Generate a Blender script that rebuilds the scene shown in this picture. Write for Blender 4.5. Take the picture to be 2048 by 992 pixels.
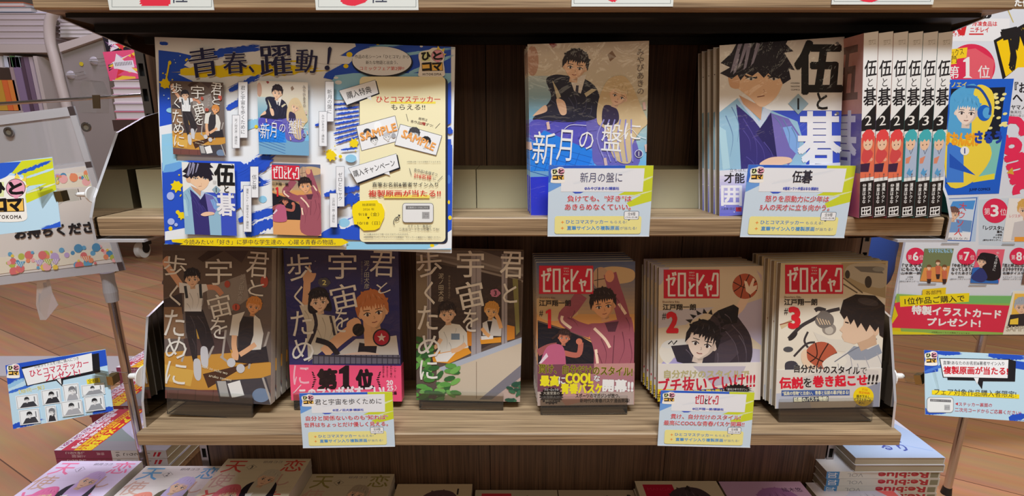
import bpy, math, random
from mathutils import Vector, Matrix
from mathutils.geometry import tessellate_polygon

for _o in list(bpy.data.objects): bpy.data.objects.remove(_o)
SC = bpy.context.scene
COL = SC.collection

# ------------------------------------------------------------------ camera, light, exposure
F_PX, CAM, PITCH = 993.4, Vector((-.0083, -.5194, .0904)), .2338
_c = bpy.data.cameras.new('camera'); _c.sensor_width = 36; _c.lens = F_PX / 2048 * 36; _c.clip_start = .01
cam = bpy.data.objects.new('camera', _c); COL.objects.link(cam)
cam.location = CAM; cam.rotation_euler = (math.pi/2 - PITCH, 0, 0)
SC.camera = cam
SC.view_settings.view_transform = 'Standard'; SC.view_settings.look = 'None'
SC.view_settings.gamma = 1; SC.view_settings.use_curve_mapping = False
SC.view_settings.exposure = 0.0
W = bpy.data.worlds.new('shop'); SC.world = W; W.use_nodes = True
W.node_tree.nodes['Background'].inputs[0].default_value = (1, .86, .72, 1)
W.node_tree.nodes['Background'].inputs[1].default_value = .11
def area(name, loc, target, size, size_y, power, col):
    l = bpy.data.lights.new(name, 'AREA'); l.shape = 'RECTANGLE'; l.size = size; l.size_y = size_y
    l.energy = power; l.color = col
    o = bpy.data.objects.new(name, l); COL.objects.link(o); o.location = loc
    o.rotation_euler = (Vector(target) - Vector(loc)).to_track_quat('-Z', 'Y').to_euler()
    return o
area('ceiling_lamp_key', (.1, -.82, 1.85), (0, 0, 0), 1.3, .22, 56, (.90, .99, 1.06))
area('ceiling_lamp_warm', (.3, -2.4, 1.5), (0, 0, 0), 2.2, .8, 15.5, (1, .80, .55))
area('ceiling_lamp_violet', (-1.7, 1.0, 1.9), (-1.3, 1.2, -.3), .9, .4, 26, (.86, .76, 1))
area('ceiling_lamp_aisle', (1.6, .5, 1.9), (1.5, .7, -.6), .9, .9, 24, (1, .86, .66))

# ------------------------------------------------------------------ pixel to place
_cp, _sp = math.cos(PITCH), math.sin(PITCH)
def ray(x, y):
    a = (x - 1024) / F_PX; b = (y - 496) / F_PX
    return Vector((a, _cp - b*_sp, -(_sp + b*_cp)))
def at(x, y, Y):
    r = ray(x, y); return CAM + r * ((Y - CAM.y) / r.y)
def atZ(x, y, Z):
    r = ray(x, y); return CAM + r * ((Z - CAM.z) / r.z)
def atX(x, y, X):
    r = ray(x, y); return CAM + r * ((X - CAM.x) / r.x)

# ------------------------------------------------------------------ colour and materials
def lin(v):
    v /= 255.0
    return v/12.92 if v <= .04045 else ((v + .055)/1.055)**2.4
def rgb(c): return (lin(c[0]), lin(c[1]), lin(c[2]), 1.0)
MATS = {}
def mat(name, col=None, rough=.5, metal=0, **kw):
    if name in MATS: return MATS[name]
    m = bpy.data.materials.new(name); m.use_nodes = True
    b = m.node_tree.nodes['Principled BSDF']
    if col: b.inputs['Base Color'].default_value = rgb(col)
    b.inputs['Roughness'].default_value = rough; b.inputs['Metallic'].default_value = metal
    for k, v in kw.items(): b.inputs[k].default_value = v
    MATS[name] = m; return m
def node(m, t, **kw):
    n = m.node_tree.nodes.new(t)
    for k, v in kw.items(): setattr(n, k, v)
    return n
def link(m, a, b): m.node_tree.links.new(a, b)
def print_mat(name, rough, coat=0, crinkle=0):
    m = mat(name, None, rough)
    b = m.node_tree.nodes['Principled BSDF']
    a = node(m, 'ShaderNodeAttribute', attribute_name='Col'); link(m, a.outputs['Color'], b.inputs['Base Color'])
    b.inputs['Coat Weight'].default_value = coat; b.inputs['Coat Roughness'].default_value = .06
    b.inputs['Specular IOR Level'].default_value = .3
    if crinkle:
        tc = node(m, 'ShaderNodeTexCoord'); n = node(m, 'ShaderNodeTexNoise')
        n.inputs['Scale'].default_value = 26; n.inputs['Detail'].default_value = 3; n.inputs['Distortion'].default_value = 2.5
        bp = node(m, 'ShaderNodeBump'); bp.inputs['Strength'].default_value = crinkle; bp.inputs['Distance'].default_value = .02
        link(m, tc.outputs['Object'], n.inputs['Vector']); link(m, n.outputs['Fac'], bp.inputs['Height'])
        link(m, bp.outputs['Normal'], b.inputs['Coat Normal'])
    return m
PAPER = print_mat('printed_paper', .55)
WRAP = print_mat('printed_cover_in_film', .5, .45, .22)
GLOSS = print_mat('glossy_cover', .4, .25)
def wood_mat(name, c0, c1, sc, rough=.45, bump=.12):
    m = mat(name, c0, rough); b = m.node_tree.nodes['Principled BSDF']
    tc = node(m, 'ShaderNodeTexCoord'); mp = node(m, 'ShaderNodeMapping'); mp.inputs['Scale'].default_value = sc
    n = node(m, 'ShaderNodeTexNoise'); n.inputs['Scale'].default_value = 1; n.inputs['Detail'].default_value = 5; n.inputs['Roughness'].default_value = .62; n.inputs['Distortion'].default_value = .5
    n2 = node(m, 'ShaderNodeTexNoise'); n2.inputs['Scale'].default_value = 4.3; n2.inputs['Detail'].default_value = 3
    mx = node(m, 'ShaderNodeMath', operation='MULTIPLY_ADD'); mx.inputs[1].default_value = .45
    ad = node(m, 'ShaderNodeMath', operation='MULTIPLY'); ad.inputs[1].default_value = .55
    r = node(m, 'ShaderNodeValToRGB'); r.color_ramp.elements[0].position = .36; r.color_ramp.elements[1].position = .64
    r.color_ramp.elements[0].color = rgb(c0); r.color_ramp.elements[1].color = rgb(c1)
    link(m, tc.outputs['Object'], mp.inputs['Vector']); link(m, mp.outputs['Vector'], n.inputs['Vector']); link(m, mp.outputs['Vector'], n2.inputs['Vector'])
    link(m, n.outputs['Fac'], ad.inputs[0]); link(m, n2.outputs['Fac'], mx.inputs[0]); link(m, ad.outputs[0], mx.inputs[2])
    link(m, mx.outputs[0], r.inputs['Fac']); link(m, r.outputs['Color'], b.inputs['Base Color'])
    bp = node(m, 'ShaderNodeBump'); bp.inputs['Strength'].default_value = bump; bp.inputs['Distance'].default_value = .002
    link(m, mx.outputs[0], bp.inputs['Height']); link(m, bp.outputs['Normal'], b.inputs['Normal'])
    return m
BOARD = wood_mat('shelf_wood', (100, 78, 57), (192, 162, 126), (2.2, 150, 190))
PANEL = wood_mat('panel_wood', (62, 44, 34), (116, 86, 66), (210, 210, 3.0))
def floor_mat():
    m = mat('wood_floor', None, .55); b = m.node_tree.nodes['Principled BSDF']
    tc = node(m, 'ShaderNodeTexCoord'); mp = node(m, 'ShaderNodeMapping'); mp.inputs['Rotation'].default_value = (0, 0, math.radians(FLOOR_ANGLE))
    br = node(m, 'ShaderNodeTexBrick'); br.inputs['Scale'].default_value = 1; br.inputs['Brick Width'].default_value = .9; br.inputs['Row Height'].default_value = .15
    br.inputs['Mortar Size'].default_value = .0012; br.inputs['Color1'].default_value = rgb((184, 140, 102)); br.inputs['Color2'].default_value = rgb((164, 120, 86)); br.inputs['Mortar'].default_value = rgb((96, 68, 50))
    g = node(m, 'ShaderNodeMapping'); g.inputs['Scale'].default_value = (3, 40, 1)
    n = node(m, 'ShaderNodeTexNoise'); n.inputs['Scale'].default_value = 1; n.inputs['Detail'].default_value = 4
    mx = node(m, 'ShaderNodeMixRGB', blend_type='OVERLAY'); mx.inputs[0].default_value = .35
    link(m, tc.outputs['Object'], mp.inputs['Vector']); link(m, mp.outputs['Vector'], br.inputs['Vector']); link(m, mp.outputs['Vector'], g.inputs['Vector'])
    link(m, g.outputs['Vector'], n.inputs['Vector']); link(m, br.outputs['Color'], mx.inputs[1]); link(m, n.outputs['Color'], mx.inputs[2]); link(m, mx.outputs[0], b.inputs['Base Color'])
    return m
FLOOR_ANGLE = 28
def clear_mat(name, tint, gloss=.05, rough=.04, haze=0.0, ior=1.45):
    m = bpy.data.materials.new(name); m.use_nodes = True; nt = m.node_tree
    nt.nodes.remove(nt.nodes['Principled BSDF']); out = nt.nodes['Material Output']
    t = node(m, 'ShaderNodeBsdfTransparent'); t.inputs[0].default_value = tint
    g = node(m, 'ShaderNodeBsdfGlossy'); g.inputs['Roughness'].default_value = rough
    f = node(m, 'ShaderNodeFresnel'); f.inputs[0].default_value = ior
    a = node(m, 'ShaderNodeMath', operation='ADD'); a.inputs[1].default_value = gloss; a.use_clamp = True
    mx = node(m, 'ShaderNodeMixShader'); link(m, f.outputs[0], a.inputs[0]); link(m, a.outputs[0], mx.inputs[0])
    link(m, t.outputs[0], mx.inputs[1]); link(m, g.outputs[0], mx.inputs[2])
    if haze:
        d = node(m, 'ShaderNodeBsdfDiffuse'); d.inputs[0].default_value = (.8, .78, .82, 1)
        m2 = node(m, 'ShaderNodeMixShader'); m2.inputs[0].default_value = haze
        link(m, mx.outputs[0], m2.inputs[1]); link(m, d.outputs[0], m2.inputs[2]); link(m, m2.outputs[0], out.inputs[0])
    else: link(m, mx.outputs[0], out.inputs[0])
    MATS[name] = m; return m
ACRYLIC = clear_mat('clear_acrylic', (.95, .96, .95, 1), .015, .04, 0, 1.12)
EDGE = clear_mat('acrylic_cut_edge', (.8, .82, .82, 1), .3, .25, .5)
FROST = clear_mat('frosted_plastic', (.92, .9, .93, 1), .04, .25, .42)
MIRROR = mat('mirror_sheet', (158, 152, 146), .06, 1)
CHROME = mat('chrome', (190, 185, 185), .18, 1)
STEEL = mat('satin_steel', (168, 162, 160), .32, 1)
BLACK = mat('black_metal', (16, 15, 17), .5)
DARK = mat('slot_dark', (6, 6, 6), .8)
WHITE = mat('white_plastic', (232, 230, 228), .35)
GREY = mat('grey_plastic', (170, 165, 168), .4)
PAGES = mat('page_edges', (168, 156, 134), .8)
RISER = mat('riser_laminate', (182, 176, 148), .5)
RACKGREY = mat('rack_laminate', (150, 142, 136), .5)
RACKBEIGE = mat('rack_paint', (196, 186, 178), .45)

# ------------------------------------------------------------------ mesh builder
class MB:
    def __init__(s): s.v = []; s.f = []; s.c = []; s.m = []
    def face(s, pts, col=(200, 200, 200), m=0):
        n = len(s.v); s.v += [tuple(p) for p in pts]; s.f.append(tuple(range(n, n+len(pts)))); s.c.append(col); s.m.append(m)
    def mesh(s, verts, faces, col=(200, 200, 200), m=0):
        n = len(s.v); s.v += [tuple(p) for p in verts]
        for f in faces: s.f.append(tuple(i+n for i in f)); s.c.append(col); s.m.append(m)
    def box(s, a, b, col=(200, 200, 200), m=0, cols=None):
        x0, y0, z0 = a; x1, y1, z1 = b
        V = [(x0,y0,z0),(x1,y0,z0),(x1,y1,z0),(x0,y1,z0),(x0,y0,z1),(x1,y0,z1),(x1,y1,z1),(x0,y1,z1)]
        s.mesh(V, [(0,3,2,1),(4,5,6,7),(0,1,5,4),(1,2,6,5),(2,3,7,6),(3,0,4,7)], col, m)
    def prism(s, prof, axis, a, b, col=(200, 200, 200), m=0, side_m=None):
        # prof: 2-D outline; axis 0: (y,z) along x, 1: (x,z) along y, 2: (x,y) along z
        def P(p, t): return [(t, p[0], p[1]), (p[0], t, p[1]), (p[0], p[1], t)][axis]
        n = len(prof); V = [P(p, a) for p in prof] + [P(p, b) for p in prof]
        tri = tessellate_polygon([[Vector((p[0], p[1], 0)) for p in prof]])
        s.mesh(V, [tuple(t) for t in tri] + [tuple(i+n for i in t) for t in tri], col, m)
        s.mesh(V, [(i, (i+1) % n, (i+1) % n + n, i+n) for i in range(n)], col, m if side_m is None else side_m)
    def tube(s, pts, r, col=(200, 200, 200), m=0, n=12, r1=None):
        pts = [Vector(p) for p in pts]; rings = []
        up = None
        for i, p in enumerate(pts):
            d = (pts[min(i+1, len(pts)-1)] - pts[max(i-1, 0)]).normalized()
            ref = Vector((0, 0, 1)) if abs(d.z) < .9 else Vector((0, 1, 0))
            if up is not None: ref = up
            x = d.cross(ref).normalized(); up = x.cross(d).normalized()
            rr = r if r1 is None else r + (r1-r)*i/(len(pts)-1)
            if isinstance(r, (list, tuple)): rr = r[i]
            rings.append([p + (x*math.cos(2*math.pi*k/n) + up*math.sin(2*math.pi*k/n))*rr for k in range(n)])
        V = [q for R in rings for q in R]; F = []
        for i in range(len(rings)-1):
            for k in range(n): F.append((i*n+k, i*n+(k+1) % n, (i+1)*n+(k+1) % n, (i+1)*n+k))
        F.append(tuple(range(n))); F.append(tuple(range((len(rings)-1)*n, len(rings)*n)))
        s.mesh(V, F, col, m)
    def build(s, name, mats, parent=None, smooth=False):
        me = bpy.data.meshes.new(name); me.from_pydata(s.v, [], s.f)
        if not isinstance(mats, (list, tuple)): mats = [mats]
        for m in mats: me.materials.append(m)
        me.polygons.foreach_set('material_index', s.m)
        ca = me.color_attributes.new('Col', 'FLOAT_COLOR', 'CORNER'); buf = []; cache = {}
        for f, c in zip(s.f, s.c):
            if c not in cache: cache[c] = rgb(c)
            buf += cache[c] * len(f)
        ca.data.foreach_set('color', buf)
        if smooth: me.polygons.foreach_set('use_smooth', [True]*len(s.f))
        me.update()
        o = bpy.data.objects.new(name, me); COL.objects.link(o)
        if parent: o.parent = parent
        return o
def tag(o, label=None, cat=None, group=None, kind=None):
    for k, v in (('label', label), ('category', cat), ('group', group), ('kind', kind)):
        if v: o[k] = v
    return o
def empty(name, M, label=None, cat=None, group=None):
    o = bpy.data.objects.new(name, None); COL.objects.link(o); o.empty_display_size = .02
    o.matrix_world = M if isinstance(M, Matrix) else Matrix.Translation(M)
    return tag(o, label, cat, group)
def copy_tree(o, M, label, group=None, skip=()):
    c = o.copy(); COL.objects.link(c); c.matrix_world = M; c['label'] = label
    if group: c['group'] = group
    for ch in o.children:
        if ch.name.split('.')[0] in skip: continue
        d = ch.copy(); COL.objects.link(d); d.parent = c
        for g in ch.children:
            e = g.copy(); COL.objects.link(e); e.parent = d
    return c
def frame(O, U, V):
    U = Vector(U).normalized(); V = Vector(V); V = (V - U*V.dot(U)).normalized(); N = U.cross(V)
    return Matrix(((U.x, V.x, N.x, O[0]), (U.y, V.y, N.y, O[1]), (U.z, V.z, N.z, O[2]), (0, 0, 0, 1)))

# ------------------------------------------------------------------ printing: flat ink shapes and lettering laid on a surface
_GL = {}
def glyphs(text, bold=0.0, vertical=False, spacing=1.0):
    key = (text, bold, vertical, spacing)
    if key in _GL: return _GL[key]
    if vertical:
        V = []; T = []
        for i, ch in enumerate(text):
            if ch == ' ': continue
            v, t = glyphs('｜' if ch == 'ー' else ch, bold)
            if not v: continue
            xs = [p[0] for p in v]; cx = (min(xs)+max(xs))/2 if ch not in '、。' else 0
            n = len(V); V += [(p[0]-cx, p[1]-i*1.0) for p in v]; T += [tuple(a+n for a in q) for q in t]
        _GL[key] = (V, T); return V, T
    cu = bpy.data.curves.new('lettering', 'FONT'); cu.body = text; cu.resolution_u = 2; cu.size = 1; cu.offset = bold; cu.space_character = spacing
    cu.fill_mode = 'FRONT'
    o = bpy.data.objects.new('lettering', cu); COL.objects.link(o)
    dg = bpy.context.evaluated_depsgraph_get(); me = o.evaluated_get(dg).to_mesh()
    me.calc_loop_triangles()
    V = [(v.co.x, v.co.y) for v in me.vertices]; T = [tuple(t.vertices) for t in me.loop_triangles]
    o.evaluated_get(dg).to_mesh_clear(); bpy.data.objects.remove(o); bpy.data.curves.remove(cu)
    _GL[key] = (V, T); return V, T

class Art:
    """ink on a rectangle w x h lying in the plane o + a*u + b*v (object space); px() frames read photo crops"""
    STEP = 6e-6
    def __init__(s, mb, M, o, a, b, w, h, m=0, lift=2e-5, clip=True):
        s.mb, s.M, s.o, s.a, s.b, s.w, s.h, s.m = mb, M, Vector(o), Vector(a), Vector(b), w, h, m
        s.n = s.a.cross(s.b); s.z = lift; s.clip = clip
        R = M.to_3x3(); s.O = M @ s.o; s.A = R @ s.a; s.B = R @ s.b; s.N = R @ s.n
        s.fx = s.fy = 0; s.fs = 1; s.mode = 'px'
    def px(s, x0, y0, sc): s.mode = 'px'; s.fx, s.fy, s.fs = x0, y0, sc; return s
    def mm(s): s.mode = 'mm'; return s            # millimetres from the top-left corner
    def box(s, sx, sy, ox=0, oy=0): s.mode = 'box'; s.bx = (sx, sy, ox, oy); return s   # arbitrary units: sx x sy covers the rectangle
    def uv(s, x, y):
        if s.mode == 'mm': return (x/1000, s.h - y/1000)
        if s.mode == 'box': return ((x-s.bx[2])/s.bx[0]*s.w, s.h - (y-s.bx[3])/s.bx[1]*s.h)
        r = ray(s.fx + x/s.fs, s.fy + y/s.fs); t = (s.O - CAM).dot(s.N) / r.dot(s.N)
        d = CAM + r*t - s.O; return (d.dot(s.A), d.dot(s.B))
    def put(s, uvs, tris, col):
        s.mb.mesh([s.o + s.a*u + s.b*v + s.n*s.z for u, v in uvs], tris, col, s.m)
    def clipped(s, P):
        for ax, lim, sg in ((0, 0, 1), (0, s.w, -1), (1, 0, 1), (1, s.h, -1)):
            Q = []
            for i in range(len(P)):
                p, q = P[i-1], P[i]; ip = (p[ax]-lim)*sg >= 0; iq = (q[ax]-lim)*sg >= 0
                if ip != iq:
                    t = (lim-p[ax])/(q[ax]-p[ax]); r = (p[0]+(q[0]-p[0])*t, p[1]+(q[1]-p[1])*t); Q.append(r)
                if iq: Q.append(q)
            P = Q
            if not P: break
        return P
    def poly(s, pts, col, smooth=False, close=True):
        if smooth: pts = catmull(pts)
        P = s.clipped([s.uv(*p) for p in pts]) if s.clip else [s.uv(*p) for p in pts]
        if len(P) < 3: return s
        tri = tessellate_polygon([[Vector((p[0], p[1], 0)) for p in P]])
        A = sum(P[i-1][0]*P[i][1]-P[i][0]*P[i-1][1] for i in range(len(P)))
        T = []
        for t in tri:
            (ax, ay), (bx, by), (cx, cy) = (P[i] for i in t)
            T.append(tuple(t) if (bx-ax)*(cy-ay)-(cx-ax)*(by-ay) > 0 else tuple(reversed(t)))
        s.put(P, T, col); s.z += s.STEP; return s
    def fill(s, col):
        s.put([(0, 0), (s.w, 0), (s.w, s.h), (0, s.h)], [(0, 1, 2, 3)], col); s.z += s.STEP; return s
    def rect(s, x0, y0, x1, y1, col): return s.poly([(x0, y0), (x0, y1), (x1, y1), (x1, y0)], col)
    def rrect(s, x0, y0, x1, y1, r, col, n=5):
        P = []
        for cx, cy, a0 in ((x1-r, y0+r, -90), (x1-r, y1-r, 0), (x0+r, y1-r, 90), (x0+r, y0+r, 180)):
            for k in range(n+1):
                a = math.radians(a0 + 90*k/n); P.append((cx+r*math.cos(a), cy+r*math.sin(a)))
        return s.poly(P, col)
    def ell(s, cx, cy, rx, ry, col, ang=0, n=28, jag=0, seed=0):
        rnd = random.Random(seed); ca, sa = math.cos(math.radians(ang)), math.sin(math.radians(ang)); P = []
        for k in range(n):
            t = 2*math.pi*k/n; j = 1 + jag*rnd.uniform(-1, 1); x, y = rx*math.cos(t)*j, ry*math.sin(t)*j
            P.append((cx + x*ca - y*sa, cy + x*sa + y*ca))
        return s.poly(P, col)
    def line(s, pts, w, col, smooth=False, taper=False):
        if smooth: pts = catmull(pts, False)
        L = []; R = []
        for i, p in enumerate(pts):
            a = pts[max(i-1, 0)]; b = pts[min(i+1, len(pts)-1)]; dx, dy = b[0]-a[0], b[1]-a[1]; d = math.hypot(dx, dy) or 1
            k = w/2 * (1 - .85*i/(len(pts)-1) if taper else 1)
            L.append((p[0]-dy/d*k, p[1]+dx/d*k)); R.append((p[0]+dy/d*k, p[1]-dx/d*k))
        return s.poly(L + R[::-1], col)
    def outline(s, pts, w, col):
        n = len(pts)
        for i in range(n): s.line([pts[i], pts[(i+1) % n]], w, col)
        return s
    def brush(s, x0, y0, x1, y1, w, col, seed=0, n=26, jag=.35, streaks=5):
        """a dry-brush stroke from one point to the other with ragged ends and loose streaks"""
        rnd = random.Random(seed); dx, dy = x1-x0, y1-y0; L = math.hypot(dx, dy); ux, uy = dx/L, dy/L; vx, vy = -uy, ux
        top = []; bot = []
        for k in range(n+1):
            t = k/n; e = min(1, 5*t, 4*(1-t)+.12); hw = w/2*(.55+.45*e)
            top.append((x0+ux*L*t + vx*(hw*(1+jag*rnd.uniform(-.5, .5))), y0+uy*L*t + vy*(hw*(1+jag*rnd.uniform(-.5, .5)))))
            bot.append((x0+ux*L*t - vx*(hw*(1+jag*rnd.uniform(-.5, .5))), y0+uy*L*t - vy*(hw*(1+jag*rnd.uniform(-.5, .5)))))
        end = []
        for k in range(7):
            q = -1 + 2*(k+.5)/7; j = rnd.uniform(.02, .16)*(1 if k % 2 else -.6)
            end.append((x1+ux*L*j - vx*-q*w/2*.75, y1+uy*L*j - vy*-q*w/2*.75))
        s.poly(top + end[::-1] + bot[::-1], col)
        for k in range(streaks):
            q = rnd.uniform(-.75, .75)*w; a = rnd.uniform(-.1, .8); l = rnd.uniform(.15, .45)*L; t = rnd.uniform(.02, .07)*w
            p = (x0+ux*L*a+vx*q, y0+uy*L*a+vy*q); r = (p[0]+ux*l, p[1]+uy*l)
            s.poly([p, ((p[0]+r[0])/2+vx*t, (p[1]+r[1])/2+vy*t), r, ((p[0]+r[0])/2-vx*t, (p[1]+r[1])/2-vy*t)], col)
        return s
    def splat(s, cx, cy, r, col, seed=0, drops=5):
        rnd = random.Random(seed); P = []
        n = 22
        for k in range(n):
            t = 2*math.pi*k/n; q = r*(1 + (.45 if k % 3 == 0 else -.05)*rnd.uniform(.2, 1)); P.append((cx+q*math.cos(t), cy+q*math.sin(t)))
        s.poly(P, col, smooth=True)
        for k in range(drops):
            t = rnd.uniform(0, 6.28); d = r*rnd.uniform(1.4, 2.4); s.ell(cx+d*math.cos(t), cy+d*math.sin(t), r*.16*rnd.uniform(.5, 1.4), r*.16, col, n=9)
        return s
    def text(s, t, cx, cy, w=None, h=None, col=(20, 20, 20), ang=0, bold=0.0, vertical=False, mincho=0, out=None, ow=.05, spacing=1.0, skew=0):
        """lettering fitted to a box w x h (frame units) centred at cx, cy and turned by ang degrees; mincho thickens upright strokes, out adds a rim"""
        V, T = glyphs(t, 0.0, vertical, spacing)
        if not V: return s
        xs = [p[0] for p in V]; ys = [p[1] for p in V]; x0, x1, y0, y1 = min(xs), max(xs), min(ys), max(ys)
        sw, sh = max(x1-x0, .05), max(y1-y0, .05)
        if w is None: kx = ky = h/sh
        elif h is None: kx = ky = w/sw
        else: kx, ky = w/sw, h/sh
        ca, sa = math.cos(math.radians(ang)), math.sin(math.radians(ang))
        def tf(p, dx=0, dy=0):
            X = (p[0]+dx - (x0+x1)/2)*kx; Y = -(p[1]+dy - (y0+y1)/2)*ky; X -= skew*Y
            return s.uv(cx + X*ca - Y*sa, cy + X*sa + Y*ca)
        if out:
            for k in range(10):
                a = 2*math.pi*k/10; s.put([tf(p, ow*math.cos(a), ow*math.sin(a)*(kx/ky if ky else 1)) for p in V], T, out); s.z += 1.5e-6
            s.z += s.STEP
        n = 0 if bold <= 0 else (4 if bold <= .03 else 8); q = ky/kx if kx else 1
        for dx, dy in [(0, 0)] + [(bold*math.cos(6.2832*(k+.5)/n)*min(q, 1.6), bold*math.sin(6.2832*(k+.5)/n)) for k in range(n)] + ([(d, 0) for d in (-mincho, -mincho/3, mincho/3, mincho)] if mincho else []):
            s.put([tf(p, dx, dy) for p in V], T, col); s.z += 1.5e-6
        s.z += s.STEP; return s
def catmull(pts, closed=True, n=5):
    out = []; N = len(pts); rng = range(N) if closed else range(N-1)
    for i in rng:
        g = (lambda k: pts[k % N]) if closed else (lambda k: pts[max(0, min(N-1, k))])
        p0, p1, p2, p3 = g(i-1), g(i), g(i+1), g(i+2)
        for k in range(n):
            t = k/n; q = []
            for a in (0, 1):
                q.append(.5*(2*p1[a] + (p2[a]-p0[a])*t + (2*p0[a]-5*p1[a]+4*p2[a]-p3[a])*t*t + (3*p1[a]-p0[a]-3*p2[a]+p3[a])*t**3))
            out.append(tuple(q))
    if not closed: out.append(pts[-1])
    return out

# ------------------------------------------------------------------ books, cards, stands
def solve_plane(bl, br, tl, tr, y0=None, z0=None, y1=None, lean=None):
    """a rectangle from its four photo corners, its foot set at depth y0 or height z0; the lean comes from the top width"""
    bx, by = (bl[0]+br[0])/2, (bl[1]+br[1])/2; tx, ty = (tl[0]+tr[0])/2, (tl[1]+tr[1])/2
    if y0 is None: y0 = atZ(bx, by, z0).y
    B = at(bx, by, y0); w = (at(br[0], by, y0) - at(bl[0], by, y0)).x
    if y1 is None:
        y1 = w / ((tr[0]-tl[0])/F_PX) * ray(tx, ty).y + CAM.y
        y1 = y0 + max(.0, min(.05, y1-y0))
    if lean is not None: y1 = y0 + lean
    T = at(tx, ty, y1); V = (T-B); h = V.length; Vn = V.normalized()
    U = Vector((1, 0, 0)); U = (U - Vn*U.dot(Vn)).normalized()
    O = B - U*w/2
    return frame(O, U, Vn), w, h
E0 = .0005
def cover_shell(mb, w, h, t, front, spine, back, m=0, e=E0, y0=0, out=0):
    P = [(0, out), (w+out, out), (w+out, -t-out), (0, -t-out)]
    Q = [(0, out-e), (w+out-e, out-e), (w+out-e, -t-out+e), (0, -t-out+e)]
    cols = [front, spine, back]
    for i in range(3):
        a, b = P[i], P[i+1]
        mb.face([(a[0], y0, a[1]), (b[0], y0, b[1]), (b[0], y0+h, b[1]), (a[0], y0+h, a[1])], cols[i], m)
        c, d = Q[i], Q[i+1]
        mb.face([(d[0], y0, d[1]), (c[0], y0, c[1]), (c[0], y0+h, c[1]), (d[0], y0+h, d[1])], (225, 222, 215), m)
        for yy in (y0, y0+h): mb.face([(a[0], yy, a[1]), (b[0], yy, b[1]), (d[0], yy, d[1]), (c[0], yy, c[1])], cols[i], m)
    for i, j in ((0, 0), (3, 3)):
        mb.face([(P[i][0], y0, P[i][1]), (P[i][0], y0+h, P[i][1]), (Q[j][0], y0+h, Q[j][1]), (Q[j][0], y0, Q[j][1])], front, m)
def book(name, M, w, h, t, label, group, front=(220, 215, 205), spine=None, back=None, art=None, spine_art=None, band=None, material=None, cat='comic book'):
    """band = (height, front colour, spine colour, art)"""
    r = empty(name, M, label, cat, group)
    mb = MB(); cover_shell(mb, w, h, t, front, spine or front, back or front)
    if art: art(Art(mb, M, (0, 0, 0), (1, 0, 0), (0, 1, 0), w, h))
    if spine_art: spine_art(Art(mb, M, (w, 0, 0), (0, 0, -1), (0, 1, 0), t, h))
    mb.build('cover', material or WRAP, r)
    pb = MB(); pb.box((.0012, .0012, -t+E0), (w-E0, h-.0012, -E0)); pb.build('page_block', PAGES, r)
    if band:
        bm = MB(); cover_shell(bm, w, band[0], t, band[1], band[2], band[1], y0=0.0, out=.0006, e=.0003)
        if band[3]: band[3](Art(bm, M, (0, 0, .0006), (1, 0, 0), (0, 1, 0), w, band[0]))
        bm.build('paper_band', material or WRAP, r)
    return r
def behind(M, t, k, gap=.0002, dx=0, rise=0):
    """place of the k-th copy behind a leaning front copy, foot kept level"""
    N = M.to_3x3().col[2]; V = M.to_3x3().col[1]; U = M.to_3x3().col[0]
    s = (t+gap+.0008)*k; off = -N*s; off += V*(-off.z/max(V.z, .2)) + U*dx + V*rise
    return Matrix.Translation(off) @ M
def card(name, M, w, h, label, cat, art, group=None, t=.0005, material=None, back=(235, 235, 235), base=(215, 225, 235)):
    mb = MB(); mb.box((0, 0, -t), (w, h, 0), base)
    a = Art(mb, M, (0, 0, 0), (1, 0, 0), (0, 1, 0), w, h); art(a)
    o = mb.build(name, material or PAPER); o.matrix_world = M
    return tag(o, label, cat, group)

# ------------------------------------------------------------------ the setting
FZ = -.61; BACK = .13; ZL = -.2584; ZU = .198; YU = -.025
m = MB(); m.box((-5, -2.5, FZ-.05), (5, 4.2, FZ)); tag(m.build('floor', floor_mat()), kind='structure')
m = MB(); m.box((-5, 4.0, FZ), (5, 4.1, 2.2)); tag(m.build('wall_back', mat('wall_paint', (150, 140, 134), .8)), kind='structure')
m = MB(); m.box((-3.2, .80, FZ), (-.52, .93, FZ+.004)); tag(m.build('trim_1', mat('floor_strip', (196, 192, 194), .4)), kind='structure')

# ------------------------------------------------------------------ bookcase: back panel and slotted uprights
bc = empty('bookcase', (0, BACK, FZ), 'dark brown wood-grain bookcase carrying the three shelf boards', 'bookcase')
bc_off = Vector((0, BACK, FZ))
def child(mb, name, mats, parent, **k):
    o = mb.build(name, mats, parent, **k); o.matrix_parent_inverse = parent.matrix_world.inverted(); return o
m = MB()
for x0, x1 in ((-.4595, -.0415), (-.0405, .2195), (.2205, .4595)): m.box((x0, BACK, FZ+.02), (x1, BACK+.02, .62))
child(m, 'back_panel', PANEL, bc)
m = MB(); m.box((-.46, BACK+.02, FZ), (.46, BACK+.024, .62)); child(m, 'backing_sheet', BLACK, bc)
bpy.context.view_layer.update()
for sx in (-1, 1):
    m = MB(); xc = .4664*sx; w = .0052; z = -.58
    m.box((xc-w, BACK+.004, FZ), (xc+w, BACK+.02, .62), m=1)
    m.box((xc-w, BACK-.001, FZ), (xc-w+.0022, BACK+.004, .62)); m.box((xc+w-.0022, BACK-.001, FZ), (xc+w, BACK+.004, .62))
    zz = FZ
    while zz < .6:
        m.box((xc-w+.0022, BACK-.001, zz), (xc+w-.0022, BACK+.004, zz+.015)); zz += .03
    child(m, 'slotted_upright', [STEEL, DARK], bc)

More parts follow.
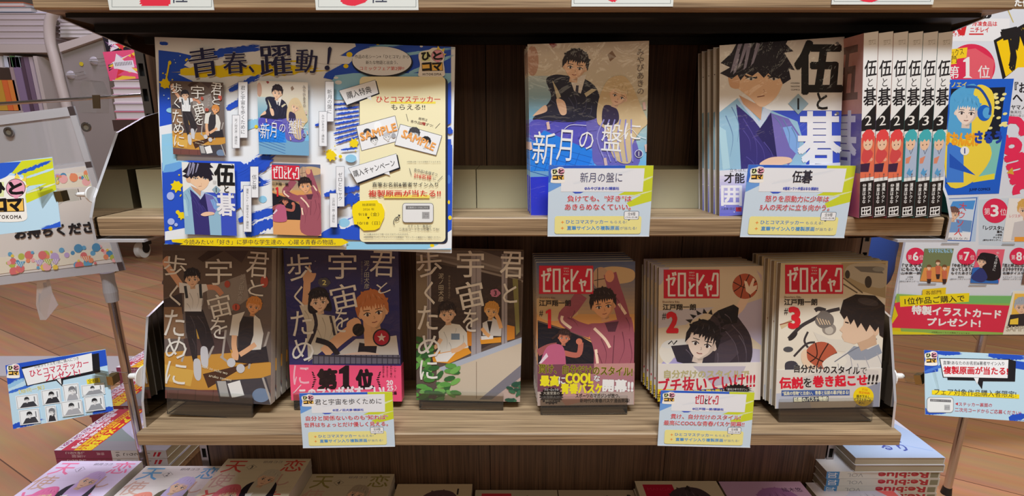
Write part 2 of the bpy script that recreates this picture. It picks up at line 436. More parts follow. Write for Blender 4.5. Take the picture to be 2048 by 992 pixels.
def shelf(M0, z0, z1, y0, x0, x1, label):
    r = empty('shelf_board', (0, y0, z0), label, 'shelf', 'wooden shelf boards')
    m = MB(); e = .0015
    pr = [(y0+e, z0), (BACK-.0005, z0), (BACK-.0005, z1), (y0+e, z1), (y0, z1-e), (y0, z0+e)]
    m.prism(pr, 0, x0, x1); child(m, 'board', BOARD, r)
    return r
su = shelf(None, ZU, ZU+.024, YU, -.447, .452, 'top wooden shelf board holding four white handwritten cards along its edge')
sm = shelf(None, -.0205, 0, 0, -.4485, .4500, 'middle wooden shelf board carrying two tall comic stacks and six spine-out comics')
sl = shelf(None, -.275, ZL, 0, -.4515, .4515, 'lower wooden shelf board carrying six comics on clear stands')
bpy.context.view_layer.update()
m = MB(); m.box((-.43, -.012, ZU-.0045), (.435, BACK-.001, ZU-.0005)); m.box((-.43, .02, ZU-.012), (.435, .026, ZU-.0045)); m.box((-.43, .09, ZU-.012), (.435, .096, ZU-.0045))
child(m, 'under_tray', BLACK, su)
for sx in (-1, 1):
    m = MB(); X = -.4475
    pr = [(.0, ZU-.003), (.0, ZU-.0005), (BACK-.002, ZU-.0005), (BACK-.002, ZU-.022), (.09, ZU-.018)]
    m.prism(pr, 0, sx*.4475 if sx > 0 else -.4455, sx*.4495 if sx > 0 else -.4435)
    m.tube([(sx*.4435-.002, .085, ZU-.009), (sx*.4435+.002, .085, ZU-.009)], .006, n=20)
    child(m, 'shelf_bracket', STEEL, su)
for s_, zz in ((sm, -.0205), (sl, -.275)):
    for sx in (-1, 1):
        m = MB(); pr = [(.03, zz-.006), (.03, zz-.0005), (BACK-.002, zz-.0005), (BACK-.002, zz-.03)]
        m.prism(pr, 0, sx*.44-.001, sx*.44+.001); child(m, 'shelf_bracket', STEEL, s_)

# riser block along the back of the middle shelf
r = empty('display_riser', (0, .06, 0), 'long off-white riser block along the back of the middle shelf', 'riser')
m = MB(); m.box((-.445, .062, .0002), (-.0505, BACK-.001, .0455)); child(m, 'left_block', RISER, r)
m = MB(); m.box((-.0495, .062, .0002), (.445, BACK-.001, .0455)); child(m, 'right_block', RISER, r)
bpy.context.view_layer.update()

# acrylic end panels
def end_panel(label, X, prof, foot=None, thick=.003):
    r = empty('shelf_divider', (X, 0, prof[0][1]), label, 'divider', 'mirrored dividers at the shelf ends')
    bpy.context.view_layer.update()
    m = MB(); m.prism(prof, 0, X-thick/2, X+thick/2, m=0, side_m=1); child(m, 'side_sheet', [MIRROR, EDGE], r)
    if foot:
        x0, x1, z0, z1, y0, y1 = foot
        m = MB(); m.box((x0, y0, z0), (x1, y1, z1)); child(m, 'bottom_lip', EDGE, r)
    return r
PM = [(-.0035, -.0235), (-.0035, .0004), (.0057, .0204), (.053, .0874), (.1005, .106), (BACK-.002, .112), (BACK-.002, -.0235)]
end_panel('shiny mirrored panel closing the left end of the middle shelf', -.4515, PM, (-.453, -.40, -.0262, -.0236, -.0035, .05))
end_panel('shiny mirrored panel closing the right end of the middle shelf beside the spine-out comics', .4535, PM, (.402, .455, -.0262, -.0236, -.0035, .05))
PL = [(.0122, ZL), (.0157, -.2257), (.0466, -.130), (.078, -.121), (BACK-.002, -.115), (BACK-.002, ZL)]
end_panel('shiny mirrored panel on the left end of the lower shelf with a suction clip', -.450, PL)
end_panel('shiny mirrored panel on the right end of the lower shelf with a suction clip', .450, PL)

# ------------------------------------------------------------------ generic figures for the cover pictures
def head(a, x, y, r, skin, hair, ang=0, long=0, squash=1.0, eyes=True, seed=1, fringe=.25):
    ca, sa = math.cos(math.radians(ang)), math.sin(math.radians(ang)); rnd = random.Random(seed)
    P = lambda p: (x + (p[0]*ca - p[1]*sa)*r*squash, y + (p[0]*sa + p[1]*ca)*r)
    Q = lambda *ps: [P(p) for p in ps]
    sh = lambda c, k: tuple(max(0, min(255, int(v*k))) for v in c)
    lite = tuple(int(v + (255-v)*.22) for v in hair); ink = sh(hair, .45)
    if long: a.poly(Q((-1.05, -.3), (-.8, -1.1), (0, -1.4), (.8, -1.1), (1.05, -.3), (1.2, long*.6), (1.0, long), (.2, long*.85), (-.9, long), (-1.25, long*.6)), hair, True)
    a.poly(Q((-.3, .5), (-.32, 1.35), (.32, 1.35), (.3, .5)), sh(skin, .92)); a.poly(Q((-.3, .8), (.32, .8), (.3, 1.1), (.05, 1.2)), sh(skin, .78))
    for sx in (-1, 1): a.ell(*P((sx*.84, .18)), r*.14, r*.22, sh(skin, .94), ang, 12)
    a.poly(Q((-.82, -.2), (-.8, .35), (-.45, .85), (0, 1.08), (.45, .85), (.8, .35), (.82, -.2), (0, -.9)), skin, True)
    a.poly(Q((.82, -.2), (.8, .35), (.45, .85), (.05, 1.06), (.5, .6), (.62, .1)), sh(skin, .88), True)
    if eyes:
        for sx in (-1, 1):
            a.poly(Q((sx*.2, .18), (sx*.38, .09), (sx*.58, .2), (sx*.38, .32)), (244, 240, 236)); a.ell(*P((sx*.37, .21)), r*.085, r*.115, (58, 44, 46), ang, 10)
            a.line(Q((sx*.16, .17), (sx*.38, .06), (sx*.62, .17)), r*.055, (50, 38, 40)); a.line(Q((sx*.18, -.06), (sx*.6, -.08)), r*.05, ink)
        a.line(Q((.02, .34), (.08, .5), (0, .53)), r*.035, sh(skin, .7)); a.line(Q((-.17, .74), (0, .77), (.18, .72)), r*.055, (150, 80, 75))
    top = [(-1.02, .3), (-1.08, -.3), (-.85, -1.0), (-.3, -1.35), (.35, -1.35), (.88, -1.0), (1.08, -.3), (1.02, .3), (.8, -.1)]
    n = 9; fr = []
    for k in range(n):
        u = .74 - 1.48*k/(n-1); fr += [(u+.07, -.46 + .12*rnd.random()), (u-.05, -.16 + fringe*rnd.uniform(-.5, 1))]
    a.poly(Q(*(top + fr + [(-.8, -.1)])), hair)
    for k in range(9):
        u = -.85 + 1.7*k/8; v0 = -1.15 + .5*u*u; l = rnd.uniform(.25, .6)
        a.poly(Q((u*.72, v0), (u*.86+.05, v0+l*.6), (u*.98, v0+l), (u*.80, v0+l*.5)), lite if k % 2 else sh(hair, .78))
    for k in range(5):
        t = math.radians(205 + 32*k); a.poly(Q((1.02*math.cos(t), -.2+1.1*math.sin(t)), (1.22*math.cos(t+.12), -.2+1.28*math.sin(t+.12)), (1.02*math.cos(t+.3), -.2+1.1*math.sin(t+.3))), hair)
    return a
def folds(a, pts, col, w=4):
    """creases drawn on clothing: each entry runs from one point to another with a slight bend"""
    for x0, y0, x1, y1 in pts: a.line([(x0, y0), ((x0+x1)/2 + (y1-y0)*.12, (y0+y1)/2 - (x1-x0)*.12), (x1, y1)], w, col, True, True)
def limb(a, pts, w, col, taper=True): return a.line(pts, w, col, smooth=len(pts) > 2)
SKIN = (238, 196, 164)
def one(a, x, y, h, col):
    k = h/100; a.poly([(x+u*k, y+v*k) for u, v in ((-20, -34), (2, -50), (10, -50), (10, 40), (24, 50), (-22, 50), (-8, 40), (-8, -28), (-20, -26))], col)
def grad(a, x0, y0, x1, y1, c0, c1, n=14):
    for k in range(n):
        t = (k+.5)/n; a.rect(x0, y0+(y1-y0)*k/n, x1, y0+(y1-y0)*(k+1)/n, tuple(int(c0[i]+(c1[i]-c0[i])*t) for i in range(3)))
        a.z -= a.STEP
    a.z += a.STEP

# ------------------------------------------------------------------ cover pictures
WH = (240, 238, 236)
def art_moon(a):
    a.px(1020, 70, 3.673); a.fill((120, 170, 205))
    grad(a, 0, 30, 1100, 480, (214, 203, 190), (214, 205, 180)); grad(a, 0, 300, 420, 640, (185, 200, 200), (110, 170, 200)); grad(a, 600, 480, 1100, 960, (206, 200, 170), (120, 190, 235))
    grad(a, 0, 620, 620, 1000, (120, 140, 215), (60, 150, 240))
    a.ell(165, 190, 45, 110, (190, 150, 130)); a.poly([(285, 65), (320, 50), (345, 75), (315, 98)], (150, 70, 70)); a.poly([(715, 145), (750, 115), (780, 160), (735, 195)], (140, 115, 95))
    a.poly([(150, 640), (330, 590), (640, 560), (720, 700), (640, 830), (300, 800), (150, 760)], (88, 84, 190), True)
    a.poly([(250, 700), (620, 860), (560, 1000), (60, 1000), (120, 850)], (38, 132, 232))
    for k in range(7):
        a.line([(150+60*k, 720+24*k), (40+70*k, 1000)], 4, (28, 100, 190)); a.line([(130, 770+45*k), (600, 900+45*k)], 4, (28, 100, 190))
    # two seated students
    a.poly([(560, 640), (660, 470), (800, 520), (900, 700), (940, 960), (640, 960), (600, 800)], (110, 104, 186), True)
    a.poly([(265, 330), (330, 292), (430, 300), (520, 310), (640, 400), (650, 600), (420, 640), (220, 620), (170, 610), (300, 470)], (38, 38, 58), True)
    a.poly([(250, 520), (430, 510), (440, 580), (240, 575)], (46, 46, 66), True)
    a.poly([(340, 470), (400, 490), (415, 575), (370, 580)], SKIN, True); a.poly([(170, 590), (255, 515), (270, 560), (190, 590)], SKIN, True)
    a.poly([(440, 320), (560, 290), (520, 430), (470, 410)], (226, 220, 212)); a.poly([(485, 370), (505, 370), (500, 440), (480, 420)], (60, 60, 80))
    a.poly([(310, 330), (350, 400), (375, 455), (345, 470)], (205, 195, 165)); a.poly([(545, 430), (600, 395), (640, 400), (560, 455)], (205, 195, 165))
    folds(a, ((300, 480, 360, 560), (430, 460, 470, 600), (560, 460, 520, 590), (600, 520, 560, 620), (280, 400, 330, 470), (470, 440, 480, 560)), (74, 74, 100), 6)
    folds(a, ((260, 660, 420, 640), (430, 660, 600, 640), (300, 740, 470, 700), (500, 760, 640, 700)), (70, 66, 160), 8)
    head(a, 480, 225, 92, SKIN, (40, 30, 38), 8, seed=4)
    hair = (216, 192, 150)
    a.poly([(720, 330), (830, 300), (900, 380), (960, 520), (1010, 640), (960, 700), (900, 800), (880, 940), (760, 900), (700, 700), (640, 640), (650, 480)], hair, True)
    a.poly([(690, 520), (780, 540), (800, 620), (760, 660), (680, 650)], (60, 52, 84), True)
    head(a, 800, 440, 74, SKIN, hair, 22, seed=6)
    for k in range(6): a.line([(690+40*k, 620), (640+50*k, 760), (700+40*k, 930)], 10, (150, 146, 214), True)
    for x, y in ((280, 665), (150, 815), (700, 930), (985, 520), (1000, 830)): a.poly([(x-14, y-24), (x+6, y-30), (x+16, y+26), (x-6, y+30)], (224, 190, 180))
    a.line([(400, 690), (450, 660), (560, 665)], 4, WH, True)
    for t, x, y, w, h in (('新', 250, 830, 165, 240), ('月', 400, 810, 110, 230), ('の', 560, 775, 105, 130), ('盤', 748, 750, 150, 205), ('に', 900, 710, 120, 120)):
        a.text(t, x, y, w, h, WH, 4, bold=-.012)
    a.line([(670, 770), (740, 720), (800, 760), (880, 690), (940, 740), (1000, 760)], 4, WH, True)
    a.ell(945, 872, 30, 30, (235, 235, 240)); a.ell(945, 872, 26, 26, (80, 70, 130)); a.text('1', 945, 872, None, 34, WH)
    a.text('みやびあきの', 958, 270, None, 330, (110, 100, 96), vertical=True)
def band_blue(a): a.fill((44, 56, 205))
def art_go(a):
    a.px(1390, 50, 3.419); a.fill((236, 234, 230)); a.rect(480, 585, 1100, 1300, (62, 84, 196))
    a.poly([(150, 610), (290, 500), (460, 560), (700, 660), (760, 860), (760, 1300), (100, 1300)], (150, 190, 214))
    a.poly([(280, 540), (460, 700), (560, 900), (580, 1300), (330, 1300), (300, 700)], (58, 50, 118))
    a.poly([(480, 590), (640, 640), (720, 760), (690, 880), (640, 960), (560, 900)], (120, 108, 180)); a.poly([(420, 740), (520, 600), (560, 900), (520, 880)], (44, 38, 92))
    a.poly([(290, 505), (445, 705), (520, 590), (470, 560), (440, 660), (310, 500)], (200, 210, 226))
    a.poly([(600, 700), (660, 690), (720, 780), (700, 890), (650, 840)], (130, 170, 226))
    for k in range(4): a.poly([(160+10*k, 690+60*k), (210+6*k, 720+60*k), (240, 980), (190, 990)], (176, 212, 226))
    folds(a, ((330, 640, 420, 980), (400, 760, 480, 960), (470, 800, 540, 980), (350, 900, 420, 1000), (330, 720, 380, 860)), (84, 74, 150), 8)
    folds(a, ((210, 620, 240, 900), (250, 560, 290, 800), (600, 640, 640, 840), (540, 620, 600, 760), (660, 700, 690, 860)), (104, 136, 176), 7)
    a.poly([(300, 480), (460, 560), (450, 650), (330, 540)], (206, 158, 124))
    a.poly([(240, 400), (270, 350), (580, 330), (570, 470), (460, 560), (380, 500), (300, 440)], (240, 200, 164), True)
    a.poly([(230, 330), (240, 420), (300, 430), (290, 340)], (226, 180, 144), True)
    for x in (385, 540): a.line([(x-45, 345), (x, 362), (x+40, 358)], 12, (40, 32, 40), True)
    a.line([(425, 492), (475, 484)], 6, (130, 80, 70)); a.line([(468, 440), (478, 455), (466, 460)], 4, (196, 150, 120))
    hp = [(215, 350), (170, 330), (240, 290), (175, 260), (250, 190), (300, 95), (640, 95), (620, 130), (672, 180), (610, 190), (682, 310), (640, 300), (655, 370), (600, 405), (575, 350), (540, 370), (500, 330), (470, 362), (430, 320), (390, 350), (350, 330), (310, 380), (290, 340), (250, 370)]
    a.poly(hp, (36, 30, 44))
    for x0, y0, x1, y1 in ((300, 110, 240, 330), (345, 105, 290, 300), (360, 120, 330, 310), (280, 190, 260, 340), (420, 120, 380, 280)):
        a.poly([(x0, y0), (x0+26, y0+10), (x1+20, y1-20), (x1, y1)], (150, 146, 172))
    for x in (382, 538): a.poly([(x-34, 366), (x, 358), (x+32, 368), (x, 380)], (226, 220, 214)); a.ell(x, 368, 9, 10, (50, 44, 50), n=12); a.line([(x-38, 364), (x, 354), (x+36, 366)], 5, (40, 32, 38))
    a.poly([(440, 950), (520, 905), (640, 905), (660, 935), (600, 955), (500, 975)], (240, 196, 166), True)
    a.text('伍', 845, 290, 310, 350, (28, 26, 28), bold=.035, mincho=.015); a.text('と', 868, 520, 72, 112, (30, 28, 30), bold=.02)
    a.text('碁', 850, 775, 285, 355, (236, 234, 238), bold=.03, mincho=.012)
    a.poly([(705, 470), (775, 538), (705, 612), (636, 538)], (150, 176, 190)); a.text('1', 705, 540, None, 76, (28, 26, 28), bold=.01)
    for i, t in enumerate(('KODANSHA', 'MAGAZINE', 'COMICS')): a.text(t, 685, 398+i*22, 60, 11, (90, 86, 84))
    for y in (128, 605): a.ell(972, y, 12, 12, (120, 118, 122)); a.ell(960, y+8, 8, 6, (236, 234, 230))
def band_go(a):
    a.px(1390, 290, 4.723); a.fill((226, 224, 234)); grad(a, 0, 290, 1500, 700, (222, 216, 236), (96, 100, 208))
    a.text('立ちはだかる', 445, 238, 235, 30, (40, 36, 44)); a.text('才能', 372, 312, 190, 95, (40, 34, 40), bold=.03, mincho=.02); a.text('囲', 345, 478, 190, 185, (240, 238, 244), bold=.03)
    a.text('入会第1回が', 310, 602, 130, 22, (40, 40, 60)); a.rect(385, 588, 440, 628, (190, 60, 80)); a.text('月', 412, 606, 24, 28, (60, 20, 30))
    for x, y in ((235, 405), (285, 578), (370, 632)): a.ell(x, y, 5, 5, (250, 250, 252), n=8)
SPINE_HAIR = {2: (232, 74, 74), 3: (70, 178, 186)}
def spine_go(num):
    hair = SPINE_HAIR[num]; coat = {2: (232, 116, 84), 3: (176, 190, 214)}[num]
    def f(a):
        a.box(100, 1000); a.fill((238, 236, 234)); 
        for i in range(3): a.text('講談社コミックス'[i*3:i*3+3] or 'KC', 60, 42+i*9, 52, 6, (120, 104, 76))
        a.text('伍', 54, 182, 84, 84, (34, 30, 34), bold=.02, mincho=.012); a.text('と', 54, 254, 36, 44, (40, 36, 40)); a.text('碁', 54, 330, 88, 92, (34, 30, 34), bold=.02, mincho=.012)
        a.poly([(100, 372), (100, 520), (0, 520), (0, 452)], (30, 27, 28)); a.text(str(num), 48, 456, 44, 52, (236, 232, 226), mincho=.01)
        a.rect(0, 545, 100, 770, coat)
        if num == 2: a.poly([(0, 690), (70, 690), (60, 740), (0, 735)], (66, 36, 66)); a.ell(75, 672, 14, 10, (240, 170, 140)); a.poly([(30, 600), (90, 640), (40, 690), (5, 660)], (214, 76, 76), True)
        else: a.poly([(0, 520), (14, 520), (14, 1000), (0, 1000)], (46, 120, 122)); a.line([(35, 596), (55, 640), (78, 596)], 5, (60, 60, 76)); a.poly([(20, 660), (60, 650), (44, 690), (20, 690)], (222, 140, 110)); a.poly([(30, 745), (50, 715), (60, 735), (80, 728), (60, 765)], (90, 160, 210))
        a.rect(0, 510, 100, 545, (236, 230, 226))
        a.ell(50, 580, 34, 38, SKIN); a.poly([(8, 582), (6, 530), (35, 505), (70, 505), (94, 530), (94, 580), (78, 560), (60, 572), (48, 556), (30, 572), (20, 560)], hair)
        for x in (36, 64): a.ell(x, 588, 4, 4, (70, 50, 50), n=8)
        for x, t in ((70, '講談社'), (38, 'マガジン')): a.text(t, x, 768, None, 38, (90, 84, 90), vertical=True)
        a.rect(0, 790, 100, 1000, (34, 28, 28))
        a.text('蓮尾トウト', 72, 860, 25, 112, (240, 238, 236), vertical=True, bold=.02); a.text('仲里はるな', 32, 860, 25, 112, (240, 238, 236), vertical=True, bold=.02)
        a.rect(14, 938, 86, 986, WH)
        for x0, y0, x1, y1 in ((21, 944, 36, 958), (21, 964, 36, 980), (42, 944, 54, 958), (42, 964, 50, 980)): a.rect(x0, y0, x1, y1, (34, 28, 28))
        a.poly([(58, 944), (80, 944), (80, 950), (58, 960)], (34, 28, 28)); a.poly([(56, 968), (80, 960), (80, 980), (62, 980)], (34, 28, 28))
        a.rect(8, 990, 92, 994, (230, 226, 222))
    return f
def side_go2(a):
    a.box(100, 140); a.fill((206, 150, 140)); a.rect(0, 58, 100, 140, (110, 96, 168)); a.poly([(10, 20), (50, 8), (60, 50), (30, 60), (5, 50)], (214, 176, 150), True)
    a.poly([(0, 56), (40, 60), (70, 140), (0, 140)], (176, 190, 226)); a.text('碁', 76, 78, 34, 44, (226, 222, 236), bold=.03); a.text('伍', 76, 26, 34, 44, (120, 90, 84), bold=.03)
    a.rect(0, 104, 100, 140, (196, 96, 130)); a.text('遊び', 40, 116, 40, 14, (120, 70, 120))
def title_walk(a, spots, bold=-.008):
    for t, x, y, w, h, g in spots: a.text(t, x, y, w, h, (238, 234, 226), g, bold=bold)
def art_walk1(a):
    a.px(300, 480, 2.836); a.fill((112, 100, 96))
    a.poly([(60, 60), (700, 60), (700, 230), (60, 330)], (104, 88, 80)); a.poly([(270, 105), (330, 60), (420, 62), (300, 125)], (70, 52, 46)); a.poly([(420, 60), (560, 60), (520, 130)], (84, 68, 68))
    a.poly([(75, 340), (180, 300), (190, 420), (75, 380)], (70, 62, 66)); a.poly([(320, 270), (540, 190), (560, 330), (440, 420), (330, 390)], (150, 140, 134))
    a.poly([(80, 380), (180, 380), (200, 560), (80, 560)], (150, 118, 92))
    a.poly([(60, 640), (420, 610), (700, 700), (700, 760), (380, 860), (60, 830)], (206, 150, 66)); a.poly([(190, 560), (420, 520), (460, 640), (200, 660)], (84, 66, 66)); a.poly([(60, 700), (250, 740), (230, 830), (60, 790)], (222, 176, 84))
    a.poly([(255, 470), (330, 560), (270, 560)], (206, 160, 70)); a.poly([(300, 760), (600, 690), (500, 740), (330, 840)], (80, 52, 40))
    a.rect(60, 850, 700, 930, (122, 76, 70))
    for x in (160, 260, 360): a.line([(x, 850), (x-6, 930)], 4, (90, 56, 52))
    a.poly([(370, 800), (660, 780), (700, 930), (400, 930)], (74, 70, 76)); a.poly([(440, 815), (510, 795), (535, 880), (465, 895)], WH); a.poly([(380, 800), (430, 800), (450, 890), (400, 890)], (180, 178, 176)); a.ell(630, 880, 50, 40, (120, 140, 170))
    for p in ([(430, 510), (410, 670)], [(595, 540), (560, 730)], [(675, 520), (640, 640)], [(400, 660), (440, 690)], [(205, 610), (180, 690)], [(360, 600), (330, 670)], [(640, 780), (690, 930)]): a.line(p, 12, (178, 170, 164))
    # boy with one arm up
    limb(a, [(185, 270), (150, 220), (92, 140)], 34, (226, 172, 138)); a.poly([(70, 130), (84, 100), (104, 92), (112, 130), (92, 160)], (226, 172, 138), True)
    limb(a, [(300, 270), (370, 270), (408, 310)], 30, (214, 150, 120))
    a.poly([(200, 400), (300, 395), (345, 520), (365, 590), (320, 650), (290, 590), (262, 500), (270, 690), (245, 690), (205, 520)], (52, 46, 50))
    a.poly([(165, 240), (230, 250), (320, 250), (330, 285), (300, 300), (292, 405), (195, 405), (195, 300), (168, 300)], (232, 232, 232)); a.line([(200, 260), (210, 330)], 16, (60, 66, 74)); a.line([(285, 250), (290, 330)], 16, (60, 66, 74))
    for x, y in ((268, 740), (308, 670)): a.poly([(x-18, y-60), (x+18, y-55), (x+22, y+40), (x, y+56), (x-18, y+20)], (206, 206, 212), True)
    folds(a, ((225, 300, 240, 390), (270, 300, 262, 392), (210, 360, 230, 400), (300, 330, 285, 390)), (180, 178, 180), 4)
    folds(a, ((230, 430, 250, 560), (270, 430, 320, 560), (240, 560, 255, 660)), (84, 76, 80), 4)
    folds(a, ((470, 440, 480, 530), (620, 470, 610, 600), (600, 440, 590, 560), (640, 520, 610, 560)), (180, 174, 166), 4)
    head(a, 240, 218, 44, SKIN, (46, 42, 48), -4, seed=2)
    # seated man
    a.poly([(470, 600), (560, 640), (660, 600), (675, 690), (560, 700), (470, 690)], (50, 46, 52)); a.poly([(500, 430), (590, 440), (600, 640), (500, 650), (500, 520)], (56, 52, 58))
    a.poly([(540, 405), (470, 425), (452, 540), (500, 545), (510, 470)], (226, 222, 214)); a.poly([(590, 420), (625, 450), (645, 530), (630, 620), (560, 625), (588, 540)], (226, 222, 214))
    limb(a, [(480, 540), (478, 600), (490, 650)], 30, (232, 180, 140)); limb(a, [(600, 590), (550, 625), (510, 650)], 28, (232, 180, 140)); a.poly([(465, 640), (500, 630), (500, 680), (470, 670)], (232, 180, 140), True)
    for x, y in ((462, 695), (515, 728)): a.ell(x, y, 24, 26, (206, 206, 212))
    head(a, 590, 375, 42, (236, 170, 120), (214, 140, 70), 10, seed=9)
    a.text('泥ノ田犬彦', 520, 270, None, 150, (190, 182, 176), 8, vertical=True); a.ell(490, 380, 22, 20, (196, 92, 76)); a.text('1', 490, 380, None, 26, (40, 34, 34), bold=.02)
    a.ell(650, 235, 22, 34, (186, 84, 70)); a.ell(440, 250, 16, 20, (186, 84, 70)); a.text('kimi to uchu wo', 370, 735, 150, 16, (236, 224, 196), 16); a.text('aruku tameni', 400, 780, 130, 15, (236, 224, 196), 12)
    title_walk(a, [('君', 612, 140, 125, 145, 4), ('と', 605, 272, 90, 85, 10), ('宇', 392, 180, 150, 150, 0), ('宙', 398, 372, 128, 132, -14), ('を', 392, 498, 96, 120, 6), ('歩', 145, 145, 130, 120, 6), ('く', 142, 315, 60, 120, -6), ('た', 142, 470, 115, 150, 4), ('め', 150, 610, 120, 125, 0), ('に', 150, 755, 115, 130, 8)], 0)
def art_walk2(a):
    a.px(560, 480, 2.833); a.fill((56, 54, 112)); grad(a, 30, 60, 700, 400, (70, 64, 104), (50, 50, 116))
    for x, y in ((200, 120), (300, 330), (420, 440), (340, 200), (520, 330), (90, 520)): a.ell(x, y, 3, 3, (190, 186, 190), n=6)
    limb(a, [(140, 400), (150, 300), (155, 210)], 40, (226, 176, 140)); a.poly([(130, 200), (150, 180), (168, 140), (180, 185), (205, 190), (185, 235), (140, 245)], (226, 176, 140), True)
    a.poly([(110, 370), (180, 365), (230, 420), (310, 430), (330, 560), (160, 690), (150, 480)], (214, 206, 190)); a.line([(180, 380), (205, 480), (165, 590)], 20, (50, 46, 60), True); a.line([(285, 430), (310, 540)], 14, (60, 56, 70))
    folds(a, ((240, 440, 250, 560), (290, 470, 280, 560), (140, 400, 165, 470), (210, 500, 230, 620)), (170, 160, 146), 5)
    head(a, 222, 345, 56, (240, 204, 176), (40, 36, 46), -8, long=1.2, seed=3)
    a.poly([(330, 640), (430, 560), (520, 560), (660, 540), (680, 700), (330, 700)], (216, 208, 200)); a.poly([(450, 580), (550, 600), (540, 670), (440, 640)], (40, 38, 46))
    a.poly([(470, 430), (560, 470), (560, 600), (480, 600)], (232, 178, 136))
    head(a, 525, 400, 88, (240, 188, 146), (196, 120, 72), -10, seed=5)
    limb(a, [(250, 640), (340, 560), (420, 500)], 64, (238, 186, 146)); a.poly([(380, 470), (430, 440), (460, 470), (440, 540), (390, 530)], (238, 186, 146), True); a.ell(445, 508, 34, 36, (34, 32, 40))
    limb(a, [(330, 670), (460, 650), (560, 660)], 34, (232, 200, 180))
    a.ell(576, 552, 50, 50, (44, 38, 48)); a.ell(576, 552, 42, 42, (190, 40, 62))
    a.poly([(576+26*math.cos(math.radians(-90+36*k))*(1 if k % 2 == 0 else .42), 552+26*math.sin(math.radians(-90+36*k))*(1 if k % 2 == 0 else .42)) for k in range(10)], (236, 214, 206))
    a.line([(205, 565), (280, 590), (330, 650)], 30, (40, 38, 48), True)
    a.rect(185, 650, 680, 700, (112, 108, 122))
    for k in range(17): a.line([(190+30*k, 650), (190+30*k, 700)], 5, (66, 62, 76))
    a.line([(180, 652), (680, 668)], 8, (64, 60, 72))
    a.text('泥ノ田犬彦', 492, 196, None, 160, (196, 196, 186), 0, vertical=True); a.text('君と宇宙を歩くために', 465, 185, None, 130, (140, 134, 140), vertical=True)
    a.ell(252, 240, 34, 26, (86, 84, 92), jag=.12); a.text('2', 252, 240, 22, 28, (226, 220, 140), bold=.02)
    title_walk(a, [('君', 580, 135, 140, 145, 2), ('と', 585, 270, 70, 60, -20), ('宇', 355, 145, 158, 150, 0), ('宙', 365, 320, 150, 145, -12), ('を', 348, 455, 80, 130, 8), ('歩', 112, 155, 140, 150, -4), ('く', 108, 320, 56, 120, -4), ('た', 125, 470, 120, 140, -6), ('め', 132, 620, 125, 130, 0)], 0)
def band_pink(a):
    a.px(560, 480, 2.833); a.fill((255, 92, 132))
    a.text('に', 120, 765, 90, 110, (255, 190, 205))
    for t, x, w, h in (('第', 268, 104, 112), ('位', 480, 90, 108)): a.text(t, x, 790, w, h, (40, 26, 30), -2, bold=.06)
    a.poly([(334, 736), (372, 710), (392, 710), (392, 822), (410, 842), (336, 842), (356, 822), (356, 756), (334, 758)], (40, 26, 30))
    for sx, x0 in ((-1, 186), (1, 566)):
        for k in range(7):
            y = 752+13*k; a.ell(x0+sx*-(12-abs(k-3)*4), y, 9, 4, (60, 30, 38), sx*(-50+k*16), 10)
    a.text('このマンガがすごい!', 350, 862, 480, 60, (255, 236, 240), -2, bold=.05); a.text('20', 622, 808, None, 26, (255, 236, 240), -4, bold=.04); a.text('25', 624, 840, None, 26, (255, 236, 240), -4, bold=.04); a.text('オトコ編', 628, 868, 66, 20, (50, 26, 32), -4, bold=.03); a.line([(652, 822), (660, 838), (650, 852)], 3, (255, 236, 240))
    for i, t in enumerate(('ヤンキーと', '変わり者の', '宇宙と向き合う', '友情譚第2巻')): a.text(t, 652-22*i, 742, None, 74, (110, 40, 60), vertical=True)
    a.line([(75, 870), (120, 820)], 5, (255, 225, 232)); a.line([(140, 730), (150, 736)], 5, (255, 225, 232))
